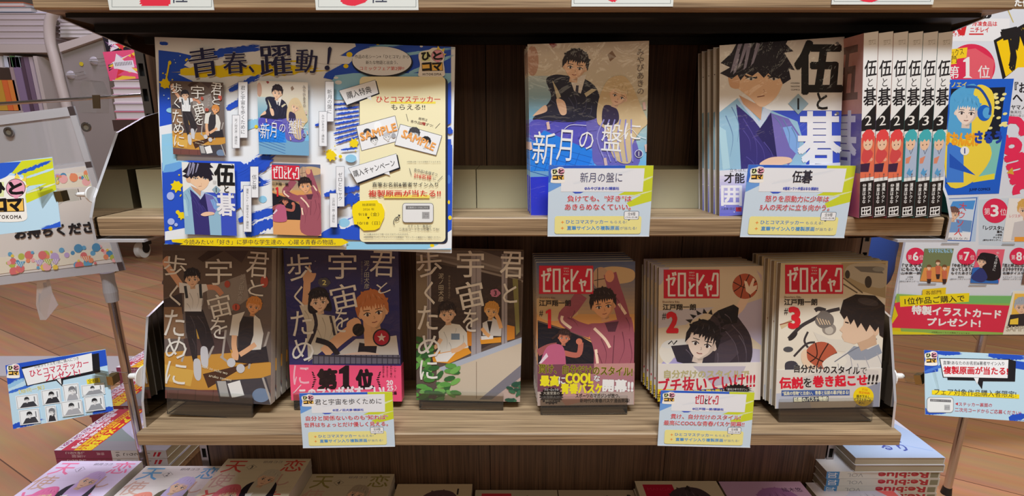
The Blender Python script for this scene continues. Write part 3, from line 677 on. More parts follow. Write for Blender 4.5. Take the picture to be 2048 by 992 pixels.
def art_walk3(a):
    a.px(810, 480, 2.835); a.fill((96, 82, 76)); a.poly([(50, 60), (670, 60), (670, 210), (430, 160), (50, 90)], (124, 112, 106)); a.poly([(430, 60), (670, 60), (670, 140)], (84, 70, 66))
    for p in ([(60, 62), (430, 130), (670, 200)], [(60, 80), (670, 235)]): a.line(p, 12, (150, 140, 134))
    a.poly([(145, 130), (380, 170), (380, 640), (145, 700)], (70, 58, 56)); a.poly([(430, 180), (550, 210), (550, 560), (430, 620)], (66, 54, 54)); a.poly([(575, 210), (660, 230), (660, 540), (575, 570)], (80, 66, 58)); a.poly([(610, 220), (640, 220), (650, 520), (630, 540)], (140, 136, 84))
    for x0, x1 in ((120, 148), (375, 432), (548, 580)): a.poly([(x0, 80), (x1, 80), (x1, 650), (x0, 690)], (168, 160, 164)); a.line([((x0+x1)/2, 80), ((x0+x1)/2, 660)], 5, (130, 122, 128))
    a.poly([(50, 90), (125, 100), (125, 560), (50, 560)], (140, 124, 104))
    # the wall below the windows
    a.poly([(180, 730), (680, 550), (680, 930), (180, 930)], (206, 190, 170)); a.poly([(190, 725), (670, 548), (670, 580), (220, 745)], (178, 184, 198)); a.line([(405, 690), (405, 900)], 4, (150, 132, 116)); a.poly([(420, 905), (680, 690), (680, 760), (490, 905)], (128, 124, 134)); a.poly([(490, 905), (680, 760), (680, 930), (470, 930)], (196, 170, 160))
    # desks and two students
    a.poly([(150, 640), (350, 600), (378, 640), (250, 700), (160, 690)], (232, 156, 50)); a.poly([(165, 650), (300, 625), (240, 690), (180, 690)], WH)
    a.poly([(190, 520), (240, 470), (310, 480), (355, 530), (360, 610), (200, 640)], (228, 226, 218)); a.rect(262, 530, 310, 565, (120, 140, 160)); a.poly([(350, 500), (378, 520), (378, 600), (355, 600)], (220, 140, 50))
    limb(a, [(345, 590), (300, 620), (262, 630)], 26, (238, 190, 146)); limb(a, [(205, 560), (180, 600), (165, 610)], 22, (238, 190, 146))
    folds(a, ((220, 520, 235, 620), (290, 500, 280, 530), (330, 540, 320, 600), (250, 580, 260, 630)), (180, 178, 172), 4)
    head(a, 240, 415, 50, SKIN, (44, 36, 40), -6, seed=12)
    a.poly([(425, 560), (545, 550), (545, 580), (430, 590)], (232, 156, 50)); a.poly([(432, 545), (500, 540), (500, 560), (432, 566)], WH); a.poly([(578, 480), (622, 490), (622, 560), (578, 570)], (220, 140, 50))
    a.poly([(440, 470), (500, 440), (548, 470), (545, 545), (440, 540)], (214, 210, 206)); a.poly([(465, 460), (495, 460), (480, 530)], (40, 36, 40)); limb(a, [(545, 500), (530, 450), (515, 420)], 22, (238, 180, 120)); limb(a, [(435, 500), (460, 530), (480, 545)], 20, (238, 180, 120))
    head(a, 490, 400, 40, (240, 188, 130), (212, 150, 70), 8, seed=14)
    # bushes
    rnd = random.Random(5)
    for k in range(70):
        x = 50+rnd.random()*250; y = 540+rnd.random()*380
        if y < 540 + (x-50)*.9 - 20 and x > 110: continue
        if x > 140 and y < 700: continue
        g = rnd.choice(((70, 130, 60), (96, 160, 76), (52, 104, 56), (120, 180, 90))); a.ell(x, y, 34, 15, g, rnd.uniform(-60, 40), 8)
    for k in range(16): a.ell(630+rnd.uniform(-45, 30), 860+rnd.uniform(-50, 50), 22, 10, rnd.choice(((60, 110, 80), (40, 84, 66))), rnd.uniform(-60, 60), 8)
    a.text('泥ノ田犬彦', 205, 268, None, 160, (206, 196, 176), vertical=True); a.text('君と宇宙を歩くために', 252, 265, None, 130, (170, 156, 140), vertical=True); a.ell(512, 300, 28, 22, (206, 128, 160), jag=.15); a.text('3', 512, 300, None, 28, (40, 30, 36), bold=.02)
    title_walk(a, [('君', 605, 140, 130, 150, 2), ('と', 595, 300, 80, 110, 0), ('宇', 372, 135, 152, 150, 0), ('宙', 372, 310, 150, 150, -12), ('を', 372, 455, 85, 125, 6), ('歩', 138, 138, 140, 140, -4), ('く', 138, 300, 56, 130, -4), ('た', 130, 440, 115, 135, 2), ('め', 140, 600, 125, 125, 10), ('に', 135, 735, 100, 110, 0)], .006)
def logo_zero(a, x0, y0, x1, y1, bg=(214, 36, 62), fg=WH, thin=.02):
    W_, H_ = x1-x0, y1-y0
    if bg: a.rect(x0, y0, x1, y1, bg)
    X = lambda u: x0+W_*u; Y = lambda v: y0+H_*v; t = W_*.036
    def L(*p, c=None): a.line([(X(q[0]), Y(q[1])) for q in p], t, c or fg)
    def box_(u0, v0, u1, v1):
        L((u0, v0), (u0, v1)); L((u1, v0), (u1, v1)); L((u0-.017, v0), (u1+.017, v0)); L((u0-.017, v1), (u1+.017, v1))
    L((.04, .36), (.20, .28)); L((.09, .18), (.09, .90)); L((.075, .90), (.21, .90)); L((.20, .28), (.15, .55)); L((.16, .10), (.175, .22)); L((.20, .08), (.215, .20))
    box_(.27, .14, .38, .90)
    c = fg if bg else (30, 28, 30)
    L((.46, .42), (.475, .62), c=c); L((.55, .50), (.455, .70), c=c); L((.455, .70), (.46, .90), c=c); L((.45, .90), (.55, .90), c=c)
    L((.60, .12), (.60, .90)); L((.585, .90), (.70, .90)); L((.61, .55), (.72, .18))
    L((.735, .62), (.86, .55)); L((.77, .48), (.80, .92)); L((.86, .55), (.835, .72))
    L((.87, .40), (.90, .12)); L((.885, .14), (.97, .14)); L((.965, .13), (.965, .90)); L((.86, .90), (.975, .90))
    for k in range(3): a.text(('ZERO', 'TO', 'HYAKU')[k], X(.50), Y(.10+.1*k), W_*.10, H_*.05, fg)
def art_hoop1(a):
    a.px(1040, 480, 2.835); a.fill((226, 164, 104)); grad(a, 80, 120, 700, 420, (86, 100, 140), (196, 160, 120)); grad(a, 80, 420, 700, 560, (214, 160, 100), (238, 150, 74))
    for p in ([(420, 180), (520, 150), (640, 170), (640, 230), (540, 250), (430, 240)], [(100, 330), (240, 350), (330, 420), (180, 460), (100, 420)]): a.poly(p, (208, 176, 132), True)
    a.poly([(100, 455), (300, 520), (420, 590), (420, 760), (100, 760)], (30, 28, 38)); a.line([(100, 460), (300, 525), (430, 580)], 6, (110, 90, 80))
    a.ell(458, 215, 48, 62, (196, 160, 132)); a.line([(420, 230), (500, 215)], 4, (50, 36, 34)); a.line([(440, 160), (440, 270)], 4, (50, 36, 34))
    a.poly([(380, 490), (470, 470), (570, 450), (640, 470), (650, 900), (420, 900), (420, 640)], (164, 88, 102), True)
    limb(a, [(400, 520), (310, 490), (250, 440), (300, 380), (350, 310)], 72, (158, 82, 98)); limb(a, [(600, 500), (570, 380), (530, 260), (510, 190)], 74, (158, 82, 98)); a.ell(508, 205, 26, 34, (226, 160, 120))
    for p in ([(420, 500), (480, 560), (510, 610)], [(600, 420), (560, 360)], [(430, 620), (440, 700)], [(240, 430), (240, 460), (290, 500)]): a.line(p, 16, (246, 216, 190), True)
    a.line([(535, 540), (525, 700)], 5, (110, 56, 70)); a.poly([(480, 470), (560, 460), (540, 520), (500, 520)], (90, 50, 66))
    folds(a, ((460, 560, 480, 720), (580, 520, 560, 700), (620, 560, 600, 760), (440, 640, 460, 800), (270, 440, 330, 490), (540, 320, 570, 400), (310, 400, 280, 450), (600, 440, 620, 520)), (120, 58, 74), 6)
    head(a, 472, 365, 72, (232, 170, 126), (44, 30, 32), -8, seed=7)
    # running player behind
    limb(a, [(210, 600), (160, 610), (100, 640)], 40, (156, 84, 84)); limb(a, [(250, 640), (330, 650), (345, 580)], 30, (186, 104, 90)); a.ell(335, 575, 18, 18, (206, 120, 96))
    a.poly([(160, 600), (240, 600), (260, 700), (250, 780), (110, 780), (120, 680)], (190, 96, 128), True); a.poly([(105, 700), (150, 640), (160, 660), (120, 700)], (230, 210, 220))
    head(a, 250, 550, 36, (206, 126, 98), (60, 40, 40), 6, seed=8); a.line([(220, 530), (180, 560)], 12, (60, 40, 40))
    logo_zero(a, 108, 145, 415, 305)
    a.text('Shoichiro Edo', 155, 327, 90, 11, (110, 70, 50)); a.text('江戸翔一朗', 198, 357, 178, 34, (36, 28, 30), bold=.03); a.text('#', 120, 416, 22, 34, (50, 36, 36)); a.poly([(146, 404), (164, 392), (176, 392), (176, 500), (158, 500), (158, 412), (146, 418)], (222, 36, 50))
def wrapband1(a):
    a.px(1040, 480, 2.835); a.fill((196, 140, 136)); a.poly([(90, 690), (420, 690), (420, 940), (90, 940)], (120, 70, 84)); a.poly([(400, 760), (660, 740), (660, 940), (420, 940)], (176, 120, 128)); a.rect(90, 860, 660, 950, (190, 168, 160)); a.poly([(200, 870), (330, 800), (420, 900), (260, 940)], (200, 150, 140))
    yl = (240, 226, 40); ol = (30, 24, 24)
    a.text('貫け、自分だけのスタイル!', 372, 738, 530, 52, (90, 84, 30), 2, bold=.02, out=(206, 190, 60), ow=.05)
    a.text('最高', 168, 798, 104, 58, yl, 0, bold=.05, out=ol); a.text('に', 238, 796, 36, 40, WH, bold=.03, out=ol); a.text('COOL', 336, 784, 152, 54, yl, 0, bold=.05, out=ol); a.text('な', 436, 784, 34, 34, WH, bold=.03, out=ol)
    a.text('青春バスケ', 352, 842, 236, 56, yl, 0, bold=.05, out=ol); a.text('開幕!!', 555, 826, 170, 66, WH, 2, bold=.05, out=ol)
    P = []
    for k in range(40):
        t = 2*math.pi*k/40; q = 1 if k % 2 else .84; P.append((178+70*q*math.cos(t), 884+50*q*math.sin(t)))
    a.poly(P, (24, 20, 22)); a.text('ブルーロックの', 178, 848, 80, 15, WH); a.text('大賞受賞の', 178, 868, 92, 18, (206, 196, 180)); a.text('大型新人が', 178, 890, 92, 18, (120, 110, 100)); a.text('連載デビュー!', 178, 911, 78, 14, WH)
    a.text('スポーツのマガジンが放つ、', 440, 882, 250, 24, (30, 26, 28), 0, bold=.02); a.text('新時代の青春バスケ漫画開幕!', 480, 910, 280, 24, (30, 26, 28), 0, bold=.02)
def ball(a, x, y, r, ang=0):
    a.ell(x, y, r, r, (186, 92, 66), n=32); ca, sa = math.cos(math.radians(ang)), math.sin(math.radians(ang))
    P = lambda u, v: (x+(u*ca-v*sa)*r, y+(u*sa+v*ca)*r)
    for pts in ([(-1, 0), (0, .12), (1, 0)], [(0, -1), (-.1, 0), (0, 1)], [(-.7, -.7), (-.3, 0), (-.7, .7)], [(.7, -.7), (.3, 0), (.7, .7)]): a.line([P(*q) for q in pts], r*.07, (60, 30, 26), True)
def art_hoop2(a):
    a.px(1280, 480, 2.833); a.fill((224, 206, 180)); a.poly([(540, 380), (690, 330), (690, 600), (540, 480)], (200, 190, 214)); a.poly([(100, 400), (420, 380), (260, 480), (100, 500)], (206, 200, 210)); a.poly([(130, 690), (330, 620), (420, 720), (100, 730)], (176, 162, 206)); a.poly([(520, 600), (680, 620), (680, 720), (500, 720)], (196, 186, 206)); a.poly([(100, 150), (170, 150), (120, 250), (100, 260)], (196, 190, 208)); a.poly([(660, 170), (690, 200), (690, 240)], (206, 186, 196))
    a.poly([(110, 620), (150, 580), (200, 640), (160, 700), (120, 670)], (232, 222, 208), True); a.poly([(120, 600), (160, 568), (270, 562), (280, 600), (220, 615), (150, 612)], (226, 220, 212), True); a.line([(160, 590), (180, 572), (190, 592), (210, 570)], 7, (40, 36, 40))
    a.poly([(400, 440), (500, 390), (580, 470), (630, 560), (630, 680), (560, 740), (300, 740), (350, 640)], (60, 50, 60), True)
    limb(a, [(500, 430), (560, 390), (595, 330), (620, 270)], 46, (240, 208, 184)); a.poly([(440, 400), (530, 365), (560, 385), (550, 470), (480, 480)], (34, 30, 36))
    a.poly([(175, 600), (290, 590), (330, 660), (420, 720), (330, 720), (210, 690)], (54, 48, 58)); a.poly([(430, 600), (520, 560), (560, 640), (480, 720), (420, 700)], (78, 66, 76))
    ball(a, 595, 262, 72, 20); a.poly([(600, 290), (590, 230), (605, 235), (618, 265), (640, 215), (650, 222), (640, 262), (664, 255), (660, 280), (625, 310)], (246, 222, 198))
    folds(a, ((470, 500, 560, 700), (520, 480, 600, 640), (440, 640, 420, 730), (560, 540, 600, 700), (260, 620, 300, 690), (480, 420, 520, 470)), (104, 92, 104), 6)
    head(a, 352, 575, 92, (240, 214, 196), (34, 30, 36), 14, seed=21, fringe=.5)
    for k in range(9):
        t = math.radians(200+20*k); a.poly([(370+90*math.cos(t), 500+85*math.sin(t)), (370+126*math.cos(t+.1), 500+112*math.sin(t+.1)), (370+90*math.cos(t+.3), 500+85*math.sin(t+.3))], (34, 30, 36))
    logo_zero(a, 134, 168, 450, 330); a.text('Shoichiro Edo', 175, 350, 96, 11, (110, 70, 50)); a.text('江戸翔一朗', 222, 380, 186, 34, (36, 28, 30), bold=.03); a.text('#', 136, 432, 22, 38, (40, 32, 34)); a.text('2', 182, 466, 56, 108, (222, 36, 50), bold=.05)
def wrapband2(a):
    a.px(1280, 480, 2.833); a.fill((232, 220, 210)); a.rect(60, 845, 200, 960, (240, 206, 40)); a.poly([(300, 715), (600, 715), (560, 800), (420, 830)], (196, 184, 196))
    a.text('自分だけのスタイルで', 378, 760, 480, 44, (196, 182, 130), 0, bold=.03, out=(140, 128, 70), ow=.04); a.text('ブチ抜いていけ!!!', 378, 812, 548, 88, (208, 36, 60), -4, bold=.03, mincho=.02, skew=.1)
    a.poly([(255, 855), (470, 838), (470, 880), (255, 890)], (52, 48, 120)); a.text('最高の第2巻!', 368, 860, 190, 26, (244, 216, 60), -3, bold=.03)
    P = [(548+88*(1 if k % 2 else .76)*math.cos(2*math.pi*k/40), 848+34*(1 if k % 2 else .76)*math.sin(2*math.pi*k/40)) for k in range(40)]
    a.poly(P, (24, 20, 22)); a.text('「週刊少年マガジン」', 548, 846, 116, 14, WH); a.text('チ', 108, 890, 30, 40, (40, 30, 30))
def art_hoop3(a):
    a.px(1510, 480, 2.834); a.fill((232, 222, 204)); grad(a, 100, 110, 760, 330, (206, 190, 150), (226, 212, 186))
    a.poly([(490, 130), (740, 130), (740, 330), (600, 290), (490, 200)], (176, 158, 124)); a.poly([(510, 175), (560, 135), (740, 140), (740, 260), (660, 265), (540, 215)], (190, 180, 160), True); a.poly([(560, 150), (700, 150), (730, 190), (600, 180)], (120, 116, 110)); a.ell(642, 238, 20, 34, (70, 62, 56)); a.ell(524, 195, 14, 24, (70, 62, 56)); a.ell(700, 165, 34, 14, (150, 148, 140)); a.line([(500, 215), (610, 300)], 8, (110, 96, 76)); a.line([(500, 250), (580, 300)], 8, (110, 96, 76))
    # scooter bars
    for p, w in (([(190, 560), (260, 490), (330, 450), (400, 410), (480, 390)], 20), ([(300, 520), (280, 570), (300, 610)], 12), ([(220, 660), (290, 590), (340, 580)], 12), ([(400, 400), (360, 390), (340, 400)], 24)): a.line(p, w, (64, 58, 60), True)
    a.ell(215, 545, 34, 14, (50, 46, 48), -45); a.ell(420, 505, 40, 34, (150, 140, 130)); a.ell(420, 512, 24, 22, (196, 186, 172)); a.poly([(340, 460), (380, 400), (440, 430), (440, 480), (380, 500)], (120, 112, 106), True); a.ell(188, 620, 28, 16, (80, 80, 84)); a.poly([(140, 480), (205, 450), (210, 470), (150, 505)], (214, 190, 150)); a.line([(140, 480), (210, 460)], 6, (150, 80, 60))
    for k in range(5): a.line([(350+16*k, 440+4*k), (370+14*k, 480)], 5, (226, 196, 160))
    a.poly([(330, 520), (420, 560), (560, 570), (560, 640), (380, 620)], (222, 214, 200)); a.poly([(170, 700), (230, 690), (260, 760), (190, 790)], (66, 64, 74), True)
    ball(a, 375, 672, 96, 25); a.poly([(262, 640), (290, 620), (300, 680), (360, 730), (320, 740), (270, 700)], (236, 206, 176), True)
    a.poly([(500, 640), (580, 600), (700, 600), (740, 650), (740, 950), (420, 950), (420, 720)], (224, 218, 210)); a.poly([(520, 640), (560, 600), (640, 620), (700, 590), (720, 640), (640, 680), (560, 680)], (150, 156, 170)); a.poly([(380, 700), (470, 640), (520, 690), (440, 760)], (232, 226, 214), True)
    a.line([(690, 560), (560, 620), (450, 690)], 6, (120, 124, 136), True); a.poly([(570, 560), (680, 520), (690, 590), (600, 630)], (206, 170, 140))
    folds(a, ((540, 660, 520, 820), (620, 660, 640, 820), (690, 640, 710, 800), (580, 700, 570, 860), (470, 700, 450, 800)), (170, 168, 176), 5)
    # profile head
    a.poly([(510, 420), (500, 480), (478, 510), (496, 525), (490, 545), (505, 575), (560, 590), (640, 560), (690, 520), (690, 420), (600, 380)], (226, 194, 166)); a.ell(684, 515, 18, 26, (222, 186, 156)); a.line([(510, 465), (530, 470)], 8, (50, 40, 40))
    a.poly([(480, 410), (500, 340), (570, 308), (680, 315), (735, 370), (735, 560), (705, 540), (700, 490), (680, 520), (650, 480), (630, 520), (600, 470), (580, 500), (560, 450), (540, 480), (520, 430), (505, 450)], (44, 36, 36), False)
    a.ell(640, 350, 60, 20, (70, 60, 58), 12)
    logo_zero(a, 170, 140, 498, 305); a.text('Shoichiro Edo', 212, 323, 96, 11, (110, 70, 50)); a.text('江戸翔一朗', 258, 351, 186, 36, (36, 28, 30), bold=.03); a.text('#', 175, 405, 22, 38, (40, 32, 34)); a.text('3', 222, 440, 56, 112, (222, 36, 50), bold=.05)
def wrapband3(a):
    a.px(1510, 480, 2.834); a.fill((226, 218, 208)); a.poly([(260, 780), (480, 720), (700, 740), (720, 960), (300, 960)], (214, 206, 200)); a.poly([(620, 840), (720, 800), (720, 960), (560, 960)], (150, 152, 168)); a.poly([(120, 870), (300, 860), (320, 960), (120, 960)], (190, 192, 206))
    a.text('自分だけのスタイル', 408, 734, 370, 46, (34, 28, 30), 2, bold=.03, out=WH, ow=.04); a.text('で', 616, 742, 36, 38, (34, 28, 30))
    a.text('伝説', 206, 810, 132, 62, (222, 30, 56), 0, bold=.05, out=WH); a.text('を', 298, 808, 44, 52, (34, 28, 30), bold=.02); a.text('巻き起こせ', 482, 798, 306, 62, (222, 30, 56), -2, bold=.05, out=WH); a.text('!!!', 668, 790, 54, 52, (34, 28, 30), bold=.03, skew=.15)
    a.poly([(150, 852), (536, 848), (536, 880), (150, 884)], (60, 92, 160)); a.text('"孤高の怪物"と出会い、青春と伝説の幕が始まる!', 344, 866, 376, 22, (246, 240, 200), -1, bold=.02); a.poly([(216, 892), (416, 884), (416, 914), (216, 920)], (60, 70, 90)); a.text('話題のバスケ物語!', 316, 902, 192, 25, (246, 240, 210), -2, bold=.04)
    a.ell(614, 886, 58, 56, (248, 216, 20)); a.text('初版', 622, 848, 34, 13, (230, 120, 20), 8); a.text('限定特典!', 620, 866, 62, 15, (230, 120, 20), 6, bold=.02); a.text('描き下ろし', 612, 887, 76, 17, (40, 34, 30), 4, bold=.03); a.text('イラストカード', 608, 905, 96, 16, (40, 34, 30), 4, bold=.03); a.text('封入!', 604, 923, 34, 15, (40, 34, 30), 4, bold=.02)

# ------------------------------------------------------------------ middle shelf: face-out comics
M, w, h = solve_plane((1062, 428), (1290, 428), (1055, 85), (1298, 85), y0=.014)
NIGHT = book('comic_book', M, w, h, .0135, 'comic with two seated students over a blue board, front copy standing on the middle shelf', 'comics with two seated students',
             (206, 200, 186), (216, 210, 200), art=art_moon, band=(.0415, (44, 56, 205), (44, 56, 205), None))
for k in (1, 2): copy_tree(NIGHT, behind(M, .0135, k, dx=-.0012*k), ('second' if k == 1 else 'rearmost') + ' copy behind the comic with two seated students, only its left edge showing', 'comics with two seated students')
M, w, h = solve_plane((1435, 425), (1680, 425), (1445, 82), (1685, 82), y0=.010, y1=.022); w = .127; M = M @ Matrix.Translation((.002, 0, 0))
GO = book('comic_book', M, w, h, .0115, 'comic with a stern dark-haired man in a kimono, front copy on the middle shelf', 'comics with the man in a kimono',
          (226, 224, 214), (230, 228, 224), art=art_go, band=(.049, (226, 224, 234), (150, 150, 220), band_go))
for k in (1, 2, 3): copy_tree(GO, behind(M, .0115, k, dx=-.0013*k), ('second', 'third', 'rearmost')[k-1] + ' copy in the stack with the man in a kimono, only its left edge showing', 'comics with the man in a kimono')

# spine-out comics
xs0 = at(1731, 62, -.008).x; xs1 = at(1905, 62, -.008).x; bx0 = at(1719, 431, -.008).x; bx1 = at(1884, 430, -.008).x
z0 = .0006; ht = .1815
proto = {}
ordn = ('first', 'second', 'third')
for i in range(6):
    num = 2 if i < 3 else 3
    # the row leans very slightly to the left, like the shelf edge it stands on
    pitch_ = (bx1-bx0)/6; lean_ = ((xs0+xs1)-(bx0+bx1))/2; V = Vector((lean_, 0, .1805)).normalized(); t = pitch_*V.z - .0005
    O = Vector((bx0 + pitch_*i, -.008 + .114, z0))
    Mx = frame(O, (0, -1, 0), V)
    lab = ('red-haired' if num == 2 else 'teal-haired') + ' figure on a spine numbered %d, ' % num + ordn[i % 3] + ' of its three from the kimono comic'
    if num not in proto:
        proto[num] = book('comic_book', Mx, .114, ht, t, lab, 'spine-out comics on the middle shelf', (206, 150, 140) if num == 2 else (70, 150, 150), (238, 236, 234), (226, 190, 120) if num == 2 else (60, 140, 140), art=side_go2 if num == 2 else None, spine_art=spine_go(num))
    else: copy_tree(proto[num], Mx, lab)

# ------------------------------------------------------------------ lower shelf: six comics on clear stands
def stand(M, w, tot, drop, label, u0=.1, u1=.9):
    r = empty('book_stand', M, label, 'book stand', 'clear acrylic book stands')
    m = MB(); m.box((w*u0, -drop+.0004, .0012), (w*u1, .0125, .0030)); m.build('front_lip', EDGE_CLEAR, r)
    m = MB(); m.box((w*u0, -.0022, -tot), (w*u1, -.0006, .0012)); m.build('base_plate', ACRYLIC, r)
    for fx in (w*u0, w*u1-.002):
        m = MB(); m.box((fx, -drop+.0008, -tot*.75), (fx+.002, -.0022, .0012)); m.build('foot', ACRYLIC, r)
    return r
EDGE_CLEAR = clear_mat('acrylic_lip', (.97, .98, .97, 1), .02, .1, .02, 1.2)
LOW = [
 ('k1', (331, 803), (541, 803), (328, 492), (541, 492), .0115, 3, art_walk1, None, (112, 100, 96), (206, 200, 190), 'comic with a boy raising one arm beside a seated man', .022, .02),
 ('k2', (583, 803), (803, 800), (573, 500), (790, 500), .0125, 0, art_walk2, (.0475, (255, 92, 132), (255, 92, 132), band_pink), (58, 56, 110), (70, 64, 110), 'dark blue comic with a pink paper band', .018, 0),
 ('k3', (833, 803), (1040, 800), (831, 500), (1049, 500), .0125, 0, art_walk3, None, (124, 112, 106), (206, 196, 180), 'comic with two students at windows above a green bush', .02, .02),
 ('z1', (1075, 810), (1267, 810), (1074, 524), (1269, 524), .0099, 4, art_hoop1, (.0535, (196, 140, 136), (200, 40, 60), wrapband1), (196, 150, 110), (220, 200, 190), 'comic with a boy in mauve under a red title box', .024, .02),
 ('z2', (1315, 802), (1519, 800), (1319, 533), (1526, 534), .0099, 4, art_hoop2, (.0495, (232, 220, 210), (200, 40, 60), wrapband2), (224, 206, 180), (226, 214, 200), 'comic with a player in black palming a ball', .024, .02),
 ('z3', (1550, 815), (1757, 815), (1567, 522), (1771, 526), .0099, 4, art_hoop3, (.049, (226, 218, 208), (210, 200, 190), wrapband3), (232, 222, 204), (226, 214, 200), 'comic with a boy in profile beside scooter handlebars', .022, .02)]
words = ('second', 'third', 'fourth', 'fifth')
for key, bl, br, tl, tr, t, nback, art, band, fc, scol, lab, lean, dxk in LOW:
    drop = {'k1': .0195, 'z3': .0175}.get(key, .0115)
    M, w, h = solve_plane(bl, br, tl, tr, z0=ZL+drop, lean=lean)
    pl = lab.replace('comic with', 'comics with').replace('dark blue comic', 'dark blue comics')
    b = book('comic_book', M, w, h, t, lab + ', front copy, lower shelf' if nback else lab + ', on the lower shelf', 'copies of the ' + lab if nback else 'comics on the lower shelf', fc, scol, art=art, band=band)
    kk = {'k1': .0012, 'z1': -.0006, 'z2': -.0018, 'z3': -.0020}.get(key, 0)
    for k in range(1, nback+1):
        short = {'k1': 'the comic with a boy raising one arm', 'z1': 'the comic with the boy in mauve', 'z2': 'the comic with the player in black', 'z3': 'the comic with the scooter handlebars'}[key]
        copy_tree(b, behind(M, t, k, dx=kk*k, rise=.0), words[k-1] + ' copy from the front, behind ' + short, 'copies of the ' + lab)
    stand(M, w, (t+.001)*(nback+1)+.002, drop, {'k1': 'clear acrylic stand under the comic with a boy raising one arm', 'k2': 'clear acrylic stand under the dark blue comic with a pink paper band', 'k3': 'clear acrylic stand under the comic with the green bush', 'z1': 'clear acrylic stand under the comic with the boy in mauve', 'z2': 'clear acrylic stand under the comic with the player in black', 'z3': 'clear acrylic stand under the comic with the scooter handlebars'}[key], .03, .84 if key[0] == 'k' else .93)

# ------------------------------------------------------------------ the campaign emblem, used on poster and cards
def emblem(a, x, y, s, roman=True, ang=0):
    """sticker lettering in a pink bubble and an orange panel; s = width in frame units"""
    k = s/100; P = lambda u, v: (x+u*k, y+v*k)
    a.poly([P(*q) for q in ((-46, -40), (-10, -50), (8, -58), (40, -52), (52, -30), (48, 0), (52, 30), (44, 58), (-44, 58), (-52, 40), (-46, 10), (-52, -20))], (246, 240, 232), True)
    if roman:
        a.poly([P(*q) for q in ((20, -50), (26, -66), (36, -50))], (244, 214, 90)); a.poly([P(*q) for q in ((38, -46), (52, -58), (50, -42))], (244, 214, 90)); a.poly([P(*q) for q in ((46, -34), (60, -34), (50, -26))], (244, 214, 90))
    a.ell(*P(24, -26), 25*k, 24*k, (60, 30, 40)); a.ell(*P(24, -26), 23.5*k, 22.5*k, (238, 164, 186)); a.poly([P(14, -8), P(34, -8), P(26, 6)], (238, 164, 186))
    a.poly([P(*q) for q in ((-40, 4), (44, 0), (46, 34), (-38, 36))], (60, 40, 20)); a.poly([P(*q) for q in ((-38, 6), (42, 2), (44, 32), (-36, 34))], (248, 196, 92))
    a.poly([P(*q) for q in ((-42, -40), (-6, -42), (-6, -4), (-40, -4))], (226, 232, 170))
    for t, u, v in (('ひ', -22, -24), ('と', 24, -26), ('コ', -18, 18), ('マ', 22, 18)): a.text(t, *P(u, v), 34*k, 30*k, (26, 20, 22), -4, bold=.06)
    if roman: a.text('HITOKOMA', *P(2, 48), 74*k, 9*k, (40, 30, 30), bold=.02, spacing=1.2)

